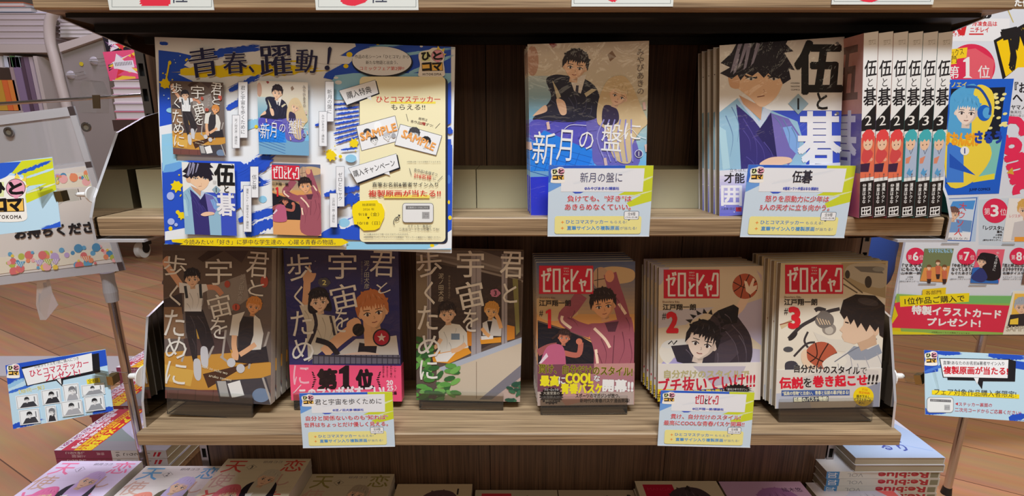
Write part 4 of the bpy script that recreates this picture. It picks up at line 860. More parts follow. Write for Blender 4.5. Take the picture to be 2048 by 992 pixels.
# ------------------------------------------------------------------ the large fair poster
def art_poster(a):
    BL, YL, SK, W_, DK = (40, 84, 204), (244, 214, 20), (150, 206, 236), (236, 238, 242), (38, 38, 78)
    a.px(310, 70, 4.313); a.fill(W_)
    a.poly([(30, 130), (200, 150), (330, 180), (250, 260), (330, 300), (200, 340), (330, 400), (180, 420), (180, 760), (40, 790)], BL)
    a.brush(40, 70, 110, 75, 30, BL, 1); a.brush(380, 180, 900, 110, 60, BL, 2, jag=.7, streaks=12); a.brush(430, 170, 880, 90, 20, BL, 3)
    a.brush(220, 320, 1330, 290, 100, YL, 4, jag=.5, streaks=8); a.brush(250, 330, 560, 290, 60, YL, 5)
    a.brush(640, 480, 900, 350, 40, BL, 6, jag=.8, streaks=14); a.brush(620, 640, 760, 560, 50, BL, 7, streaks=8)
    a.poly([(50, 800), (180, 760), (180, 1000), (60, 1000)], W_); a.poly([(60, 860), (200, 840), (200, 1000), (60, 1000)], SK); a.brush(700, 820, 920, 740, 70, SK, 8, streaks=3); a.ell(140, 650, 40, 22, SK)
    a.splat(90, 420, 40, YL, 3, 7); a.line([(95, 400), (115, 300), (125, 235)], 14, YL, True); a.ell(130, 240, 14, 18, YL); a.line([(265, 225), (285, 205)], 16, YL); a.splat(875, 790, 14, YL, 9, 2)
    for x, y, r in ((220, 180, 6), (180, 240, 5), (80, 520, 6), (120, 548, 8), (170, 215, 4), (230, 470, 5)): a.ell(x, y, r, r*.9, (190, 214, 236), n=10)
    a.px(610, 70, 4.313)
    a.poly([(180, 330), (420, 200), (300, 190), (430, 90), (440, 60), (1260, 60), (1260, 430), (1000, 430), (700, 440), (400, 420), (160, 370)], BL); a.poly([(430, 60), (440, 100), (300, 180), (440, 190), (380, 250), (150, 250), (-60, 200), (-60, 60)], W_)
    a.poly([(200, 470), (260, 350), (420, 330), (1260, 330), (1260, 420), (1180, 430), (640, 430), (560, 520), (460, 560), (260, 560)], SK); a.brush(620, 200, 1240, 120, 26, SK, 11); a.brush(900, 330, 1250, 190, 34, SK, 12); a.brush(560, 110, 960, 62, 24, SK, 13)
    a.ell(385, 170, 26, 22, YL); a.ell(355, 270, 22, 18, YL); a.ell(630, 72, 18, 16, YL); a.ell(290, 410, 30, 18, W_); a.ell(270, 370, 20, 10, W_)
    for x, y, r in ((585, 76, 6), (610, 76, 4), (1165, 82, 10), (1005, 100, 14), (840, 408, 20), (770, 460, 10)): a.ell(x, y, r, r*.6, W_, n=10)
    for k in range(9): a.brush(250+10*(k % 3), 600+42*k, 470, 585+36*k, 16, BL, 20+k, jag=.9, streaks=7)
    a.brush(90, 780, 140, 770, 20, BL, 40); a.splat(425, 935, 34, YL, 31, 2); a.splat(215, 1015, 26, YL, 32, 4); a.poly([(1225, 430), (1262, 400), (1262, 760), (1225, 780)], BL); a.brush(1235, 800, 1262, 850, 50, BL, 33); a.rect(1230, 900, 1262, 1010, BL)
    a.px(310, 290, 4.51)
    a.poly([(70, 160), (310, 140), (780, 150), (1000, 330), (780, 560), (300, 900), (100, 920), (75, 400)], BL); a.poly([(70, 0), (200, 0), (200, 140), (310, 150), (160, 200), (75, 240)], SK); a.poly([(100, 180), (230, 150), (300, 180), (180, 240), (80, 250)], (110, 170, 230))
    a.brush(770, 270, 1060, 110, 110, BL, 41, jag=.8, streaks=20); a.poly([(780, 330), (1060, 330), (1090, 800), (900, 800), (780, 560)], W_); a.brush(760, 680, 1100, 590, 70, BL, 42, streaks=8); a.brush(820, 800, 1080, 690, 90, BL, 43, jag=.6, streaks=10); a.brush(780, 420, 1020, 330, 36, BL, 44, jag=1, streaks=18)
    a.poly([(100, 780), (320, 740), (320, 800), (760, 830), (760, 850), (180, 850), (100, 860)], W_)
    a.splat(205, 370, 44, YL, 51, 3); a.ell(150, 460, 34, 36, (176, 190, 240)); a.splat(250, 635, 30, YL, 52, 2); a.ell(215, 605, 18, 18, YL); a.ell(155, 690, 32, 30, (176, 190, 240)); a.ell(200, 718, 16, 16, (176, 190, 240)); a.ell(150, 752, 18, 20, YL); a.ell(980, 490, 36, 32, SK)
    a.poly([(90, 890), (1400, 890), (1400, 940), (100, 940)], SK); a.brush(110, 905, 420, 880, 34, BL, 54, streaks=4); a.brush(560, 905, 900, 925, 20, W_, 55); a.brush(150, 920, 700, 925, 16, W_, 56)
    a.px(610, 290, 4.51)
    a.brush(180, 450, 500, 380, 50, BL, 61, jag=.8, streaks=16); a.brush(240, 540, 500, 470, 90, BL, 62, jag=.8, streaks=16); a.poly([(170, 780), (440, 640), (560, 760), (560, 860), (400, 850), (120, 830)], BL); a.brush(320, 740, 480, 670, 60, W_, 63, streaks=6); a.ell(360, 700, 50, 40, SK)
    a.splat(240, 95, 42, YL, 64, 2); a.ell(420, 122, 50, 36, SK); a.ell(325, 105, 16, 16, YL); a.brush(330, 45, 470, 30, 16, BL, 65); a.poly([(380, 870), (1330, 870), (1330, 940), (380, 940)], SK); a.poly([(1280, 780), (1330, 750), (1330, 930), (1100, 940), (1200, 900)], W_)
    a.poly([(1285, 0), (1330, 0), (1330, 760), (1285, 790)], BL); a.ell(1300, 310, 18, 40, (70, 120, 220)); a.ell(1300, 515, 10, 18, YL); a.ell(1310, 655, 16, 20, YL); a.ell(1150, 905, 20, 14, YL)
    # headline
    a.px(310, 70, 4.313)
    for t, x, y, w_, h_, g in (('青', 430, 240, 240, 250, -8), ('春', 700, 245, 200, 185, -3), ('、', 842, 300, 46, 56, 0), ('躍', 1050, 225, 265, 260, -4)): a.text(t, x, y, w_, h_, DK, g, mincho=.018, out=(214, 214, 216), ow=.02)
    a.px(610, 70, 4.313); a.text('動', 20, 230, 180, 200, DK, 4, mincho=.018, out=(214, 214, 216), ow=.02); a.poly([(205, 120), (222, 104), (238, 120), (212, 255), (198, 255)], DK); a.ell(198, 288, 22, 20, DK)
    # oval note
    a.ell(672, 238, 262, 132, (24, 26, 40), 1, 48); a.ell(668, 230, 254, 124, W_, 1, 48)
    a.text('作品の名シーン×「ひとコマ」から', 668, 192, 466, 32, (40, 38, 46), 0, mincho=.006); a.text('新たな物語と出会う、', 668, 242, 275, 32, (40, 38, 46), 0, mincho=.006); a.text('コミックフェア第2弾!!', 668, 293, 380, 34, (206, 60, 44), 0, mincho=.01)
    emblem(a, 1095, 240, 215)
    # cream panel
    a.px(610, 70, 4.313); a.poly([(470, 430), (1200, 430), (1228, 470), (1228, 1010), (480, 1010)], (36, 40, 60))
    a.px(610, 290, 4.51); a.rrect(530, -600, 1290, 888, 40, (36, 40, 60)); a.rrect(500, -612, 1270, 872, 40, (244, 234, 192))
    a.px(610, 70, 4.313)
    def bubble(pts, tail, sh): a.poly([(x+sh, y+sh*.8) for x, y in pts], (26, 26, 34)); a.poly(pts, (240, 240, 242)); a.poly(tail, (240, 240, 242)); a.outline(pts, 3, (60, 60, 70))
    bubble([(300, 484), (612, 392), (640, 505), (368, 608)], [(540, 545), (575, 530), (580, 568)], 10); a.text('購入特典', 472, 500, 215, 62, (30, 28, 34), -15, mincho=.008)
    a.rect(740, 578, 1130, 596, (246, 226, 80)); a.text('ひとコマステッカー', 895, 560, 548, 56, (216, 50, 44), 0, mincho=.014); a.text('もらえる!!', 895, 626, 290, 46, (40, 38, 44), 0, mincho=.006)
    a.line([(878, 684), (894, 748)], 4, (60, 60, 66)); a.line([(1168, 765), (1128, 808)], 4, (60, 60, 66)); a.text('絵柄は', 1022, 730, 76, 26, (70, 66, 70), 12); a.text('各作品2種ずつ!', 1012, 766, 196, 26, (70, 66, 70), 12); a.text('2種', 1018, 766, 50, 26, (206, 60, 50), 12)
    def sample(pts, seed):
        a.poly(pts, (240, 240, 242)); a.outline(pts, 4, (70, 70, 80)); 
    sample([(448, 790), (782, 700), (832, 910), (495, 1000)], 1)
    for x, y in ((545, 850), (605, 910), (715, 880)): head(a, x, y, 30, (240, 240, 240), (60, 60, 66) if x < 700 else (200, 200, 205), -14, seed=x)
    a.ell(632, 795, 30, 40, (250, 250, 250)); a.ell(770, 870, 20, 22, (170, 170, 176)); a.text('SAMPLE', 640, 838, 320, 66, (244, 168, 90), -16, bold=.03)
    sample([(828, 772), (1185, 872), (1135, 1040), (780, 950)], 2); head(a, 945, 860, 46, (240, 240, 240), (70, 70, 76), 12, seed=3); head(a, 1045, 930, 40, (240, 240, 240), (36, 34, 38), 12, seed=5, eyes=False); a.text('SAMPLE', 985, 910, 300, 66, (244, 168, 90), 24, bold=.03)
    a.px(610, 290, 4.51)
    a.text('※特典は無くなり次第終了となります。', 1080, 153, 310, 13, (90, 86, 84))
    bubble([(400, 210), (830, 80), (856, 205), (478, 345)], [(715, 255), (765, 235), (776, 276)], 12); a.text('購入キャンペーン', 632, 212, 385, 62, (30, 28, 34), -16, mincho=.008)
    a.line([(948, 210), (966, 274)], 4, (60, 60, 66)); a.line([(1246, 280), (1200, 328)], 4, (60, 60, 66)); a.text('各作品2名様ずつ', 1094, 245, 215, 28, (80, 76, 78), 12); a.text('計8名様', 1068, 285, 158, 40, (212, 60, 50), 8, mincho=.012); a.text('に', 1172, 300, 26, 26, (80, 76, 78))
    a.text('直筆お名前&著者サイン入り', 910, 356, 590, 40, (36, 34, 40), 0, mincho=.006); a.rect(720, 452, 1130, 478, (246, 226, 100)); a.text('複製原画が当たる!!', 905, 436, 645, 62, (212, 56, 46), 0, mincho=.02)
    a.poly([(495, 505), (660, 496), (672, 520), (700, 530), (726, 590), (722, 650), (680, 745), (640, 765), (540, 770), (480, 715), (455, 715), (434, 600), (440, 545)], (250, 222, 16))
    a.text('抽選期間', 584, 538, 118, 24, (70, 60, 20), 0); a.text('2026 年', 584, 578, 102, 24, (70, 60, 20)); a.text('9/18（金）', 584, 624, 184, 34, (60, 52, 24)); a.poly([(568, 648), (594, 648), (581, 668)], (40, 36, 20)); a.text('10/18（日）', 586, 702, 202, 34, (60, 52, 24))
    a.rrect(886, 522, 1164, 698, 26, (110, 108, 110)); a.rrect(890, 526, 1160, 694, 24, (232, 231, 230)); a.rect(916, 546, 1130, 580, (120, 118, 118)); a.text('応募用コードはこちら', 1024, 563, 180, 16, (226, 226, 226)); a.rect(1062, 602, 1128, 664, (170, 168, 168)); a.text('二次元', 1095, 622, 48, 16, (60, 58, 58)); a.text('コード', 1095, 644, 48, 16, (60, 58, 58))
    a.line([(815, 720), (806, 690), (830, 650), (856, 668), (824, 682), (838, 650), (858, 634)], 5, (40, 38, 44), True); a.poly([(846, 626), (868, 628), (858, 648)], (40, 38, 44))
    a.text('ステッカー裏面の', 1038, 728, 212, 24, (60, 56, 58)); a.text('二次元コードから応募してね!', 1035, 756, 360, 24, (60, 56, 58))
    a.text('※ご応募はおひとり様一口とさせていただきます。', 742, 802, 402, 16, (84, 80, 82)); a.text('※複製原画プレゼントキャンペーンの詳細は、ステッカーの裏面からご確認ください。', 885, 828, 690, 16, (84, 80, 82))
    # foot line
    a.px(310, 290, 4.51); a.poly([(170, 850), (400, 834), (1400, 834), (1700, 840), (1760, 875), (1690, 905), (1300, 908), (210, 910), (280, 884), (180, 872)], YL)
    a.text('今読みたい!「好き」に夢中な学生達の、心躍る青春の物語。', 960, 872, 1360, 46, (54, 46, 60), 0, mincho=.006)
    # four small covers with their name slips
    def slip(x0, y0, x1, y1, t, th): a.rect(x0-3, y0-3, x1+3, y1+3, (90, 90, 100)); a.rect(x0, y0, x1, y1, (238, 238, 242)); a.text(t, (x0+x1)/2, (y0+y1)/2, None, th, (50, 48, 54), vertical=True)
    a.px(310, 70, 4.313)
    def mini(dst, src, art):
        """the same cover picture printed small: dst/src are (x0, y0, x1, y1) boxes in the current frame and in the picture's own frame"""
        (dx0, dy0, dx1, dy1), fr = dst, (a.fx, a.fy, a.fs)
        X0, Y0, X1, Y1 = [fr[i % 2] + v/fr[2] for i, v in enumerate(dst)]
        o_uv = [a.uv(dx0, dy1), a.uv(dx1, dy1), a.uv(dx0, dy0)]
        wv = math.hypot(o_uv[1][0]-o_uv[0][0], o_uv[1][1]-o_uv[0][1]); hv = math.hypot(o_uv[2][0]-o_uv[0][0], o_uv[2][1]-o_uv[0][1])
        sub = MiniArt(a, o_uv[0], wv, hv, src); sub.z = a.z; art(sub); a.z = sub.z + a.STEP; a.px(*fr)
    mini((180, 404, 630, 1030), (300+66/2.836, 480+60/2.836, 300+690/2.836, 480+912/2.836), art_walk1)
    slip(742, 414, 818, 890, '君と宇宙を歩くために', 410); slip(690, 698, 752, 978, '泥ノ田犬彦/講談社', 220)
    mini((918, 404, 1345, 1030), (1055, 85, 1298, 395), art_moon)
    a.px(610, 70, 4.313); slip(194, 412, 264, 752, '新月の盤に', 205); slip(140, 668, 206, 962, 'みやびあきの/講談社', 240)
    a.px(310, 290, 4.51); mini((302, 158, 764, 800), (1440, 82, 1684, 425), art_go)
    slip(888, 198, 958, 472, '伍と碁', 130); slip(826, 368, 896, 778, '蓮尾トウト/仲里はるな/講談社', 360)
    mini((1092, 166, 1520, 802), (1077, 524, 1267, 810), art_hoop1)
    a.px(610, 290, 4.51); slip(302, 198, 374, 552, 'ゼロとヒャク', 250); slip(246, 436, 310, 736, '江戸翔一朗/講談社', 220)
class MiniArt(Art):
    def __init__(s, a, o, w, h, src):
        s.par, s.mb, s.m, s.w, s.h, s.clip = a, a.mb, a.m, w, h, True
        s.o = a.o + a.a*o[0] + a.b*o[1]; s.a, s.b, s.n = a.a, a.b, a.n; s.src = src; s.mode = 'px'; s.z = 0
    def uv(s, x, y):
        if s.mode == 'box': return Art.uv(s, x, y)
        X, Y = s.fx + x/s.fs, s.fy + y/s.fs; x0, y0, x1, y1 = s.src
        return ((X-x0)/(x1-x0)*s.w, s.h - (Y-y0)/(y1-y0)*s.h)
    def put(s, uvs, tris, col):
        if any(u < -1e-4 or u > s.w+1e-4 or v < -1e-4 or v > s.h+1e-4 for u, v in uvs):
            tris = [t for t in tris if all(-1e-4 <= uvs[i][0] <= s.w+1e-4 and -1e-4 <= uvs[i][1] <= s.h+1e-4 for i in t)]
        Art.put(s, uvs, tris, col)
M, w, h = solve_plane((331, 497), (903, 497), (317, 84), (903, 84), y0=-.006, y1=.018)
card('fair_poster', M, w, h, 'large landscape fair poster in blue, yellow and white leaning against the middle shelf edge', 'poster', art_poster, t=.003, base=(228, 228, 230))

# ------------------------------------------------------------------ small promotion cards on the shelf edges
def promo(title, author, l1, l2, lw1, lw2):
    def f(a):
        a.box(1018, 705, 375, 153); a.fill((206, 222, 236))
        a.poly([(375, 153), (1393, 153), (1393, 175), (375, 260)], (44, 92, 196)); a.poly([(375, 153), (520, 153), (520, 340), (375, 415)], (60, 110, 206)); a.poly([(375, 320), (500, 290), (500, 350), (375, 415)], (110, 160, 226))
        a.poly([(1120, 153), (1393, 153), (1393, 500), (1180, 560), (1150, 520), (1290, 440), (1060, 440), (1300, 320), (1120, 210)], (206, 214, 50)); a.brush(1050, 400, 1390, 260, 20, (226, 232, 180), 3); a.brush(1100, 480, 1390, 400, 12, (226, 232, 180), 4)
        a.poly([(610, 408), (724, 408), (690, 424), (640, 426)], (60, 90, 200))
        a.poly([(500, 180), (1308, 180), (1302, 408), (500, 408)], (234, 234, 238)); a.brush(620, 330, 1180, 200, 22, (226, 228, 234), 6)
        emblem(a, 466, 244, 132, roman=False)
        title(a); a.text(author, 900, 375, 340, 30, (70, 84, 190), 0, bold=.03)
        red = (200, 36, 62)
        a.text(l1, 880, 474, lw1, 58, red, 0, bold=.02, out=(240, 236, 238), ow=.05); a.text(l2, 868, 558, lw2, 58, red, 0, bold=.02, out=(240, 236, 238), ow=.05)
        a.rrect(444, 650, 1306, 830, 24, (240, 230, 150))
        a.rrect(1130, 600, 1278, 686, 14, (70, 78, 92)); a.rrect(1134, 604, 1274, 682, 12, (240, 240, 242)); a.poly([(1170, 682), (1200, 682), (1178, 698)], (70, 78, 92)); a.text('全8種', 1204, 628, 76, 36, (46, 44, 50)); a.text('1作品×各2種', 1204, 662, 120, 16, (60, 58, 64))
        for y in (712, 772): a.poly([(522, y-18), (527, y-5), (540, y), (527, y+5), (522, y+18), (517, y+5), (504, y), (517, y-5)], (236, 150, 70))
        a.text('ひとコマステッカー', 765, 708, 420, 38, (96, 140, 200), 0, bold=.025); a.text('もらえる!', 1078, 710, 166, 28, (110, 140, 180)); a.text('直筆サイン入り複製原画', 828, 770, 520, 42, (80, 150, 214), 0, bold=.03); a.text('が当たる!', 1180, 772, 166, 32, (110, 140, 180))
        a.rect(375, 846, 1393, 858, (226, 232, 240))
    return f
def t_moon(a): a.text('新月の盤に', 890, 268, 410, 96, (80, 80, 116), 0, bold=-.01)
def t_go(a): a.text('伍', 850, 262, 90, 112, (40, 36, 46), bold=.02, mincho=.015); a.text('と', 895, 272, 24, 40, (120, 120, 150)); a.text('碁', 945, 262, 96, 120, (50, 46, 60), bold=.03, mincho=.015)
def t_walk(a): a.text('君と宇宙を歩くために', 905, 268, 730, 74, (60, 58, 64), 0, bold=-.005)
def t_zero(a): logo_zero(a, 740, 190, 1010, 320, None, (206, 34, 62))
CARDS = [
 ((1095, 473), (1298, 473), (1098, 331), (1300, 331), -.0012, -.001, promo(t_moon, '©みやびあきの/講談社', '負けても、"好き"は', 'あきらめなくていい。', 630, 650), 'small blue and yellow card in front of the comic with two seated students'),
 ((1480, 474), (1688, 476), (1488, 330), (1692, 332), -.0012, -.001, promo(t_go, '©蓮尾トウト/仲里はるな/講談社', '怒りを原動力に少年は', '5人の天才に立ち向かう。', 610, 670), 'small blue and yellow card in front of the comic with the man in a kimono'),
 ((606, 896), (790, 893), (594, 785), (783, 785), -.004, .004, promo(t_walk, '©泥ノ田犬彦/講談社', '自分と関係ないものも"知れば"', '世界はちょっとだけ優しく見える。', 900, 920), 'small blue and yellow card below the comic with a pink paper band'),
 ((1315, 891), (1500, 895), (1327, 781), (1517, 785), -.004, .004, promo(t_zero, '©江戸翔一朗/講談社', '貫け、自分だけのスタイル!', '最高にCOOLな青春バスケ開幕!!', 760, 880), 'small blue and yellow card in front of the comic with the player in black')]
for bl, br, tl, tr, y0, y1, art, lab in CARDS:
    bx, by = (bl[0]+br[0])/2, (bl[1]+br[1])/2; B = at(bx, by, y0); T = at((tl[0]+tr[0])/2, (tl[1]+tr[1])/2, y1)
    U = at(br[0], br[1], y0) - at(bl[0], bl[1], y0); w = U.length; h = (T-B).length
    Mc = frame(B - U/2, U, T-B)
    card('promotion_card', Mc, w, h, lab, 'card', art, 'promotion cards on the shelf edges', t=.0006)

# cards with handwritten marks on the top shelf edge
for i, (x0, x1, yb, mark, rest, mx, rx) in enumerate(((219, 428, 20, '2', '位', 310, 358), (632, 837, 20, '3', '位', 712, 757), (1143, 1346, 13, '7', '', 1238, 1290), (1663, 1866, 9, '5', '', 1745, 1790))):
    O = at(x0, yb, YU-.0012); E_ = at(x1, yb, YU-.0012); Mc = frame(O, (1, 0, 0), (0, 0, 1)); w = E_.x-O.x; h = .058
    def art(a, mark=mark, rest=rest, mx=mx, rx=rx, yb=yb, x0=x0, x1=x1):
        a.px(0, 0, 1); a.fill((226, 230, 226)); g = (120, 128, 130)
        for p in ([(x0+5, yb-6), (x1-5, yb-6)], [(x0+5, yb-6), (x0+5, yb-140)], [(x1-5, yb-6), (x1-5, yb-140)]): a.line(p, 1, g)
        a.text(mark, mx, (2 if i < 2 else -3) - 40, 50, 88 if i < 2 else 84, (232, 50, 74), 0, bold=.05)
        if rest: a.text(rest, rx, -12, 34, 36, (70, 74, 92))
    card('ranking_card', Mc, w, h, ('white card with a red figure two on the top shelf edge', 'white card with a red figure three on the top shelf edge', 'white card above the comic with two seated students, on the top shelf edge', 'white card above the spine-out comics, on the top shelf edge')[i], 'card', art, 'handwritten cards on the top shelf edge', t=.0008)

# ------------------------------------------------------------------ clip holders and side cards
def tube_to(a, b, n=2): return [Vector(a)+(Vector(b)-Vector(a))*k/(n-1) for k in range(n)]
def clip(cup, tip, jaw, label, side, k=.9):
    """suction cup on the panel, a stalk, and a clear clip that bites the card"""
    r = empty('suction_clip', cup, label, 'clip', 'suction clips'); bpy.context.view_layer.update()
    cup, tip, jaw = Vector(cup), Vector(tip), Vector(jaw); d = Vector((side, 0, 0))
    m = MB(); prof = [(0, .0135), (.0012, .0138), (.0035, .011), (.0055, .006), (.007, .0042), (.016, .0036), (.018, .002)]
    m.tube([cup + d*p[0] for p in prof], [p[1]*k for p in prof], n=24); child(m, 'suction_cup', WHITE, r, smooth=False)
    m = MB(); m.tube([cup+d*.016, tip], .0009); child(m, 'pin', CHROME, r)
    m = MB(); ax = (jaw-tip); L = ax.length; ax.normalize(); up = Vector((0, 0, 1)); up = (up-ax*up.dot(ax)).normalized(); nn = ax.cross(up)
    if nn.y > 0: nn = -nn
    def Q(u, v, n_): return tip + ax*u + up*v + nn*n_
    for s_, n0, n1 in ((1, .0012, .0042), (-1, -.0012, -.0042)):
        pts = [(0, .006, n0), (L*.55, .007, n1), (L*.62, .009, n0), (L, .0125, n0+.0005*s_), (L, -.0125, n0+.0005*s_), (L*.62, -.009, n0), (L*.55, -.007, n1), (0, -.006, n0)]
        top = [Q(*p) for p in pts]; bot = [Q(p[0], p[1], p[2]+.0012*s_) for p in pts]
        V = top+bot; F = [(0, 1, 6, 7), (1, 2, 5, 6), (2, 3, 4, 5), (8, 9, 14, 15), (9, 10, 13, 14), (10, 11, 12, 13)] + [(i, (i+1) % 8, (i+1) % 8+8, i+8) for i in range(8)]
        m.mesh(V, F)
    child(m, 'clear_jaw', ACRYLIC, r)
    m = MB(); a0, a1 = L*.36, L*.56
    pts = [(a0, .0055, .0062), (a1, .0055, .0050), (a1, -.0055, .0050), (a0, -.0055, .0062)]
    m.mesh([Q(*p) for p in pts]+[Q(p[0], p[1], -p[2]) for p in pts], [(0, 1, 2, 3), (7, 6, 5, 4), (0, 3, 7, 4), (0, 4, 5, 1), (3, 2, 6, 7)])
    child(m, 'metal_spring', mat('brass_spring', (190, 170, 120), .3, 1), r)
    return r
def side_card(name, O, U, V, art, label, group='cards held by clips'):
    Mc = frame(O, U, V); card(name, Mc, .105, .074, label, 'card', art, group, t=.0006); return Mc
def on(Mc, x, y, off=0):
    O, N = Mc.translation, Mc.to_3x3().col[2]; r = ray(x, y); return CAM + r*((O - CAM).dot(N)/r.dot(N)) + N*off
def art_left(a):
    a.px(0, 600, 2.529); a.fill((190, 220, 238)); BL = (36, 82, 196)
    a.poly([(25, 330), (540, 250), (545, 270), (400, 290), (330, 320), (130, 360), (120, 410), (40, 445)], BL); a.poly([(430, 270), (535, 250), (545, 330), (500, 340), (500, 280)], BL); a.brush(20, 450, 120, 400, 20, (150, 196, 230), 3); a.brush(40, 470, 160, 430, 14, (60, 110, 210), 4, streaks=6)
    a.brush(60, 640, 200, 610, 26, BL, 5, streaks=8); a.brush(470, 575, 580, 545, 26, BL, 6, streaks=6); a.poly([(60, 640), (110, 625), (70, 660)], BL)
    a.poly([(108, 340), (500, 268), (508, 365), (320, 405), (318, 440), (285, 408), (135, 436)], (26, 26, 32)); a.poly([(112, 350), (464, 268), (470, 358), (140, 432)], (240, 240, 242)); a.poly([(288, 402), (308, 396), (312, 428)], (240, 240, 242))
    a.text('対象タイトルを1冊ご購入につき', 286, 316, 228, 18, (50, 48, 56), -11); a.text('ひとコマステッカー', 300, 345, 302, 34, (206, 44, 80), -11, bold=.02); a.text('プレゼント!', 316, 378, 180, 32, (206, 44, 80), -11, bold=.03)
    a.poly([(438, 402), (504, 392), (508, 416), (442, 426)], (248, 224, 40)); a.text('全8種', 472, 408, 54, 24, (60, 56, 40), -6)
    a.text('【絵柄一覧】', 160, 452, 130, 20, (236, 220, 130), -11)
    emblem(a, 68, 358, 62, roman=False, ang=-10)
    cells = [(140, 512, 104, 58), (262, 488, 88, 66), (364, 468, 72, 82), (474, 452, 108, 48), (154, 588, 94, 66), (264, 574, 46, 74), (370, 544, 98, 66), (484, 520, 92, 66)]
    for i, (x, y, w_, h_) in enumerate(cells):
        g = math.radians(-7); R = lambda u, v: (x+u*math.cos(g)-v*math.sin(g), y+u*math.sin(g)+v*math.cos(g))
        a.poly([R(-w_/2-5, -h_/2-5), R(w_/2+5, -h_/2-5), R(w_/2+5, h_/2+5), R(-w_/2-5, h_/2+5)], (236, 238, 240)); Q = [R(-w_/2, -h_/2), R(w_/2, -h_/2), R(w_/2, h_/2), R(-w_/2, h_/2)]; a.outline(Q, 2, (150, 154, 160))
        a.poly([R(-w_*.4, h_/2), R(-w_*.2, h_*.1), R(w_*.3, h_*.05), R(w_*.45, h_/2)], ((60, 60, 66), (50, 50, 56), (170, 170, 176), (150, 152, 158))[i % 4]); head(a, *R(-w_*.02+(i % 3)*3, -h_*.12), h_*.2, (232, 232, 234), ((50, 50, 54), (36, 34, 38), (120, 120, 126))[i % 3], -8, seed=i)
        a.line([R(w_*.36, -h_*.35), R(w_*.36, h_*.1)], 5, (120, 122, 128))
    a.text('※ステッカー画像は実際のものです', 450, 578, 150, 9, (110, 150, 180), -7)
KL = side_card('side_card', (-.5855, -.0087, -.2466), (.9762, .1889, .107), (-.1542, .2568, .9541), art_left, 'blue card of eight small pictures held by the clip left of the lower shelf')
def art_right(a):
    a.px(1700, 680, 3.178); a.fill((190, 220, 236)); BL = (36, 82, 196)
    a.poly([(465, 60), (560, 60), (560, 200), (470, 215)], BL); a.brush(560, 80, 700, 80, 34, BL, 2, streaks=8); a.brush(470, 205, 620, 150, 18, (70, 120, 214), 9, streaks=5); a.brush(880, 95, 1110, 110, 40, BL, 3, streaks=8); a.poly([(1040, 130), (1110, 140), (1110, 190), (1050, 180)], BL); a.brush(480, 465, 620, 455, 24, BL, 4, streaks=8); a.brush(1010, 500, 1110, 480, 40, BL, 5, streaks=8); a.poly([(478, 430), (500, 450), (480, 475)], BL)
    a.poly([(600, 130), (1010, 120), (1054, 135), (1048, 264), (845, 262), (838, 312), (800, 258), (620, 254)], (30, 28, 34)); a.poly([(566, 114), (1012, 122), (1004, 246), (590, 238)], (30, 28, 34)); a.poly([(572, 120), (1006, 126), (1000, 242), (594, 234)], (242, 242, 244)); a.poly([(786, 240), (818, 240), (808, 282)], (242, 242, 244))
    a.text('直筆!あなたのお名前&著者サイン入り', 785, 147, 388, 24, (60, 58, 66), 1, bold=.01); a.text('複製原画が当たる!', 798, 194, 408, 48, (212, 40, 56), 1, bold=.035)
    a.poly([(520, 318), (1075, 346), (1074, 372), (520, 346)], (248, 222, 30)); a.text('フェア対象作品購入者限定!', 795, 336, 520, 42, (50, 48, 54), 2)
    a.rrect(486, 362, 658, 462, 22, (150, 154, 158)); a.rrect(490, 366, 654, 458, 20, (234, 236, 236)); a.poly([(508, 374), (640, 380), (640, 396), (508, 390)], (110, 110, 114)); a.text('応募用コードはこちら', 574, 385, 120, 9, (220, 220, 220), 2); a.rect(598, 412, 634, 446, (176, 178, 180)); a.text('コード', 616, 430, 28, 12, (90, 90, 94))
    a.poly([(668, 404), (686, 396), (684, 414)], (212, 40, 56)); a.text('ステッカー裏面の', 796, 410, 212, 24, (206, 40, 60), 2); a.text('二次元コードからご応募ください!', 875, 452, 420, 26, (206, 40, 60), 3)
    emblem(a, 514, 116, 78, roman=False)
KR = side_card('side_card', (.4707, -.004, -.2308), (.9859, -.1666, .0145), (.0349, .29, .9564), art_right, 'blue card with a red-lettered speech bubble held by the clip right of the lower shelf')
def art_corner(a):
    a.px(0, 300, 3.006); a.fill((190, 220, 238)); BL, YL = (44, 92, 206), (214, 218, 40)
    a.poly([(-200, 90), (130, 70), (160, 100), (60, 140), (40, 160), (-200, 260)], BL); a.poly([(130, 66), (315, 48), (340, 240), (160, 320), (150, 260), (280, 200), (150, 220), (140, 150), (70, 140)], YL); a.brush(90, 150, 300, 70, 20, BL, 3, jag=.8, streaks=10); a.brush(150, 170, 330, 110, 14, (196, 222, 240), 4); a.brush(160, 260, 340, 200, 10, (226, 232, 200), 5); a.brush(230, 90, 300, 66, 8, BL, 8, streaks=6)
    a.poly([(265, 475), (370, 425), (372, 460), (290, 475)], BL); a.brush(250, 480, 370, 440, 20, BL, 6, streaks=6)
    emblem(a, 40, 290, 235)
KC = side_card('side_card', (-.5849, -.0117, -.021), (.9927, .0331, .1156), (-.1201, .2231, .9674), art_corner, 'blue and yellow card held by the clip left of the middle shelf')
cl = lambda x, y, X: atX(x, y, X)
clip(tuple(atX(287, 752, -.4518)), tuple(atX(256, 756, -.468)), tuple(on(KL, 190, 759)), 'white suction clip left of the lower shelf holding the card of eight pictures', -1)
clip(tuple(atX(1778, 752, .4518)), tuple(atX(1809, 755, .468)), tuple(on(KR, 1876, 760)), 'white suction clip right of the lower shelf holding the card with a speech bubble', 1)
clip(tuple(atX(186, 389, -.4532)), tuple(atX(157, 389, -.469)), tuple(on(KC, 82, 396)), 'white suction clip left of the middle shelf holding the blue and yellow card', -1, .62)

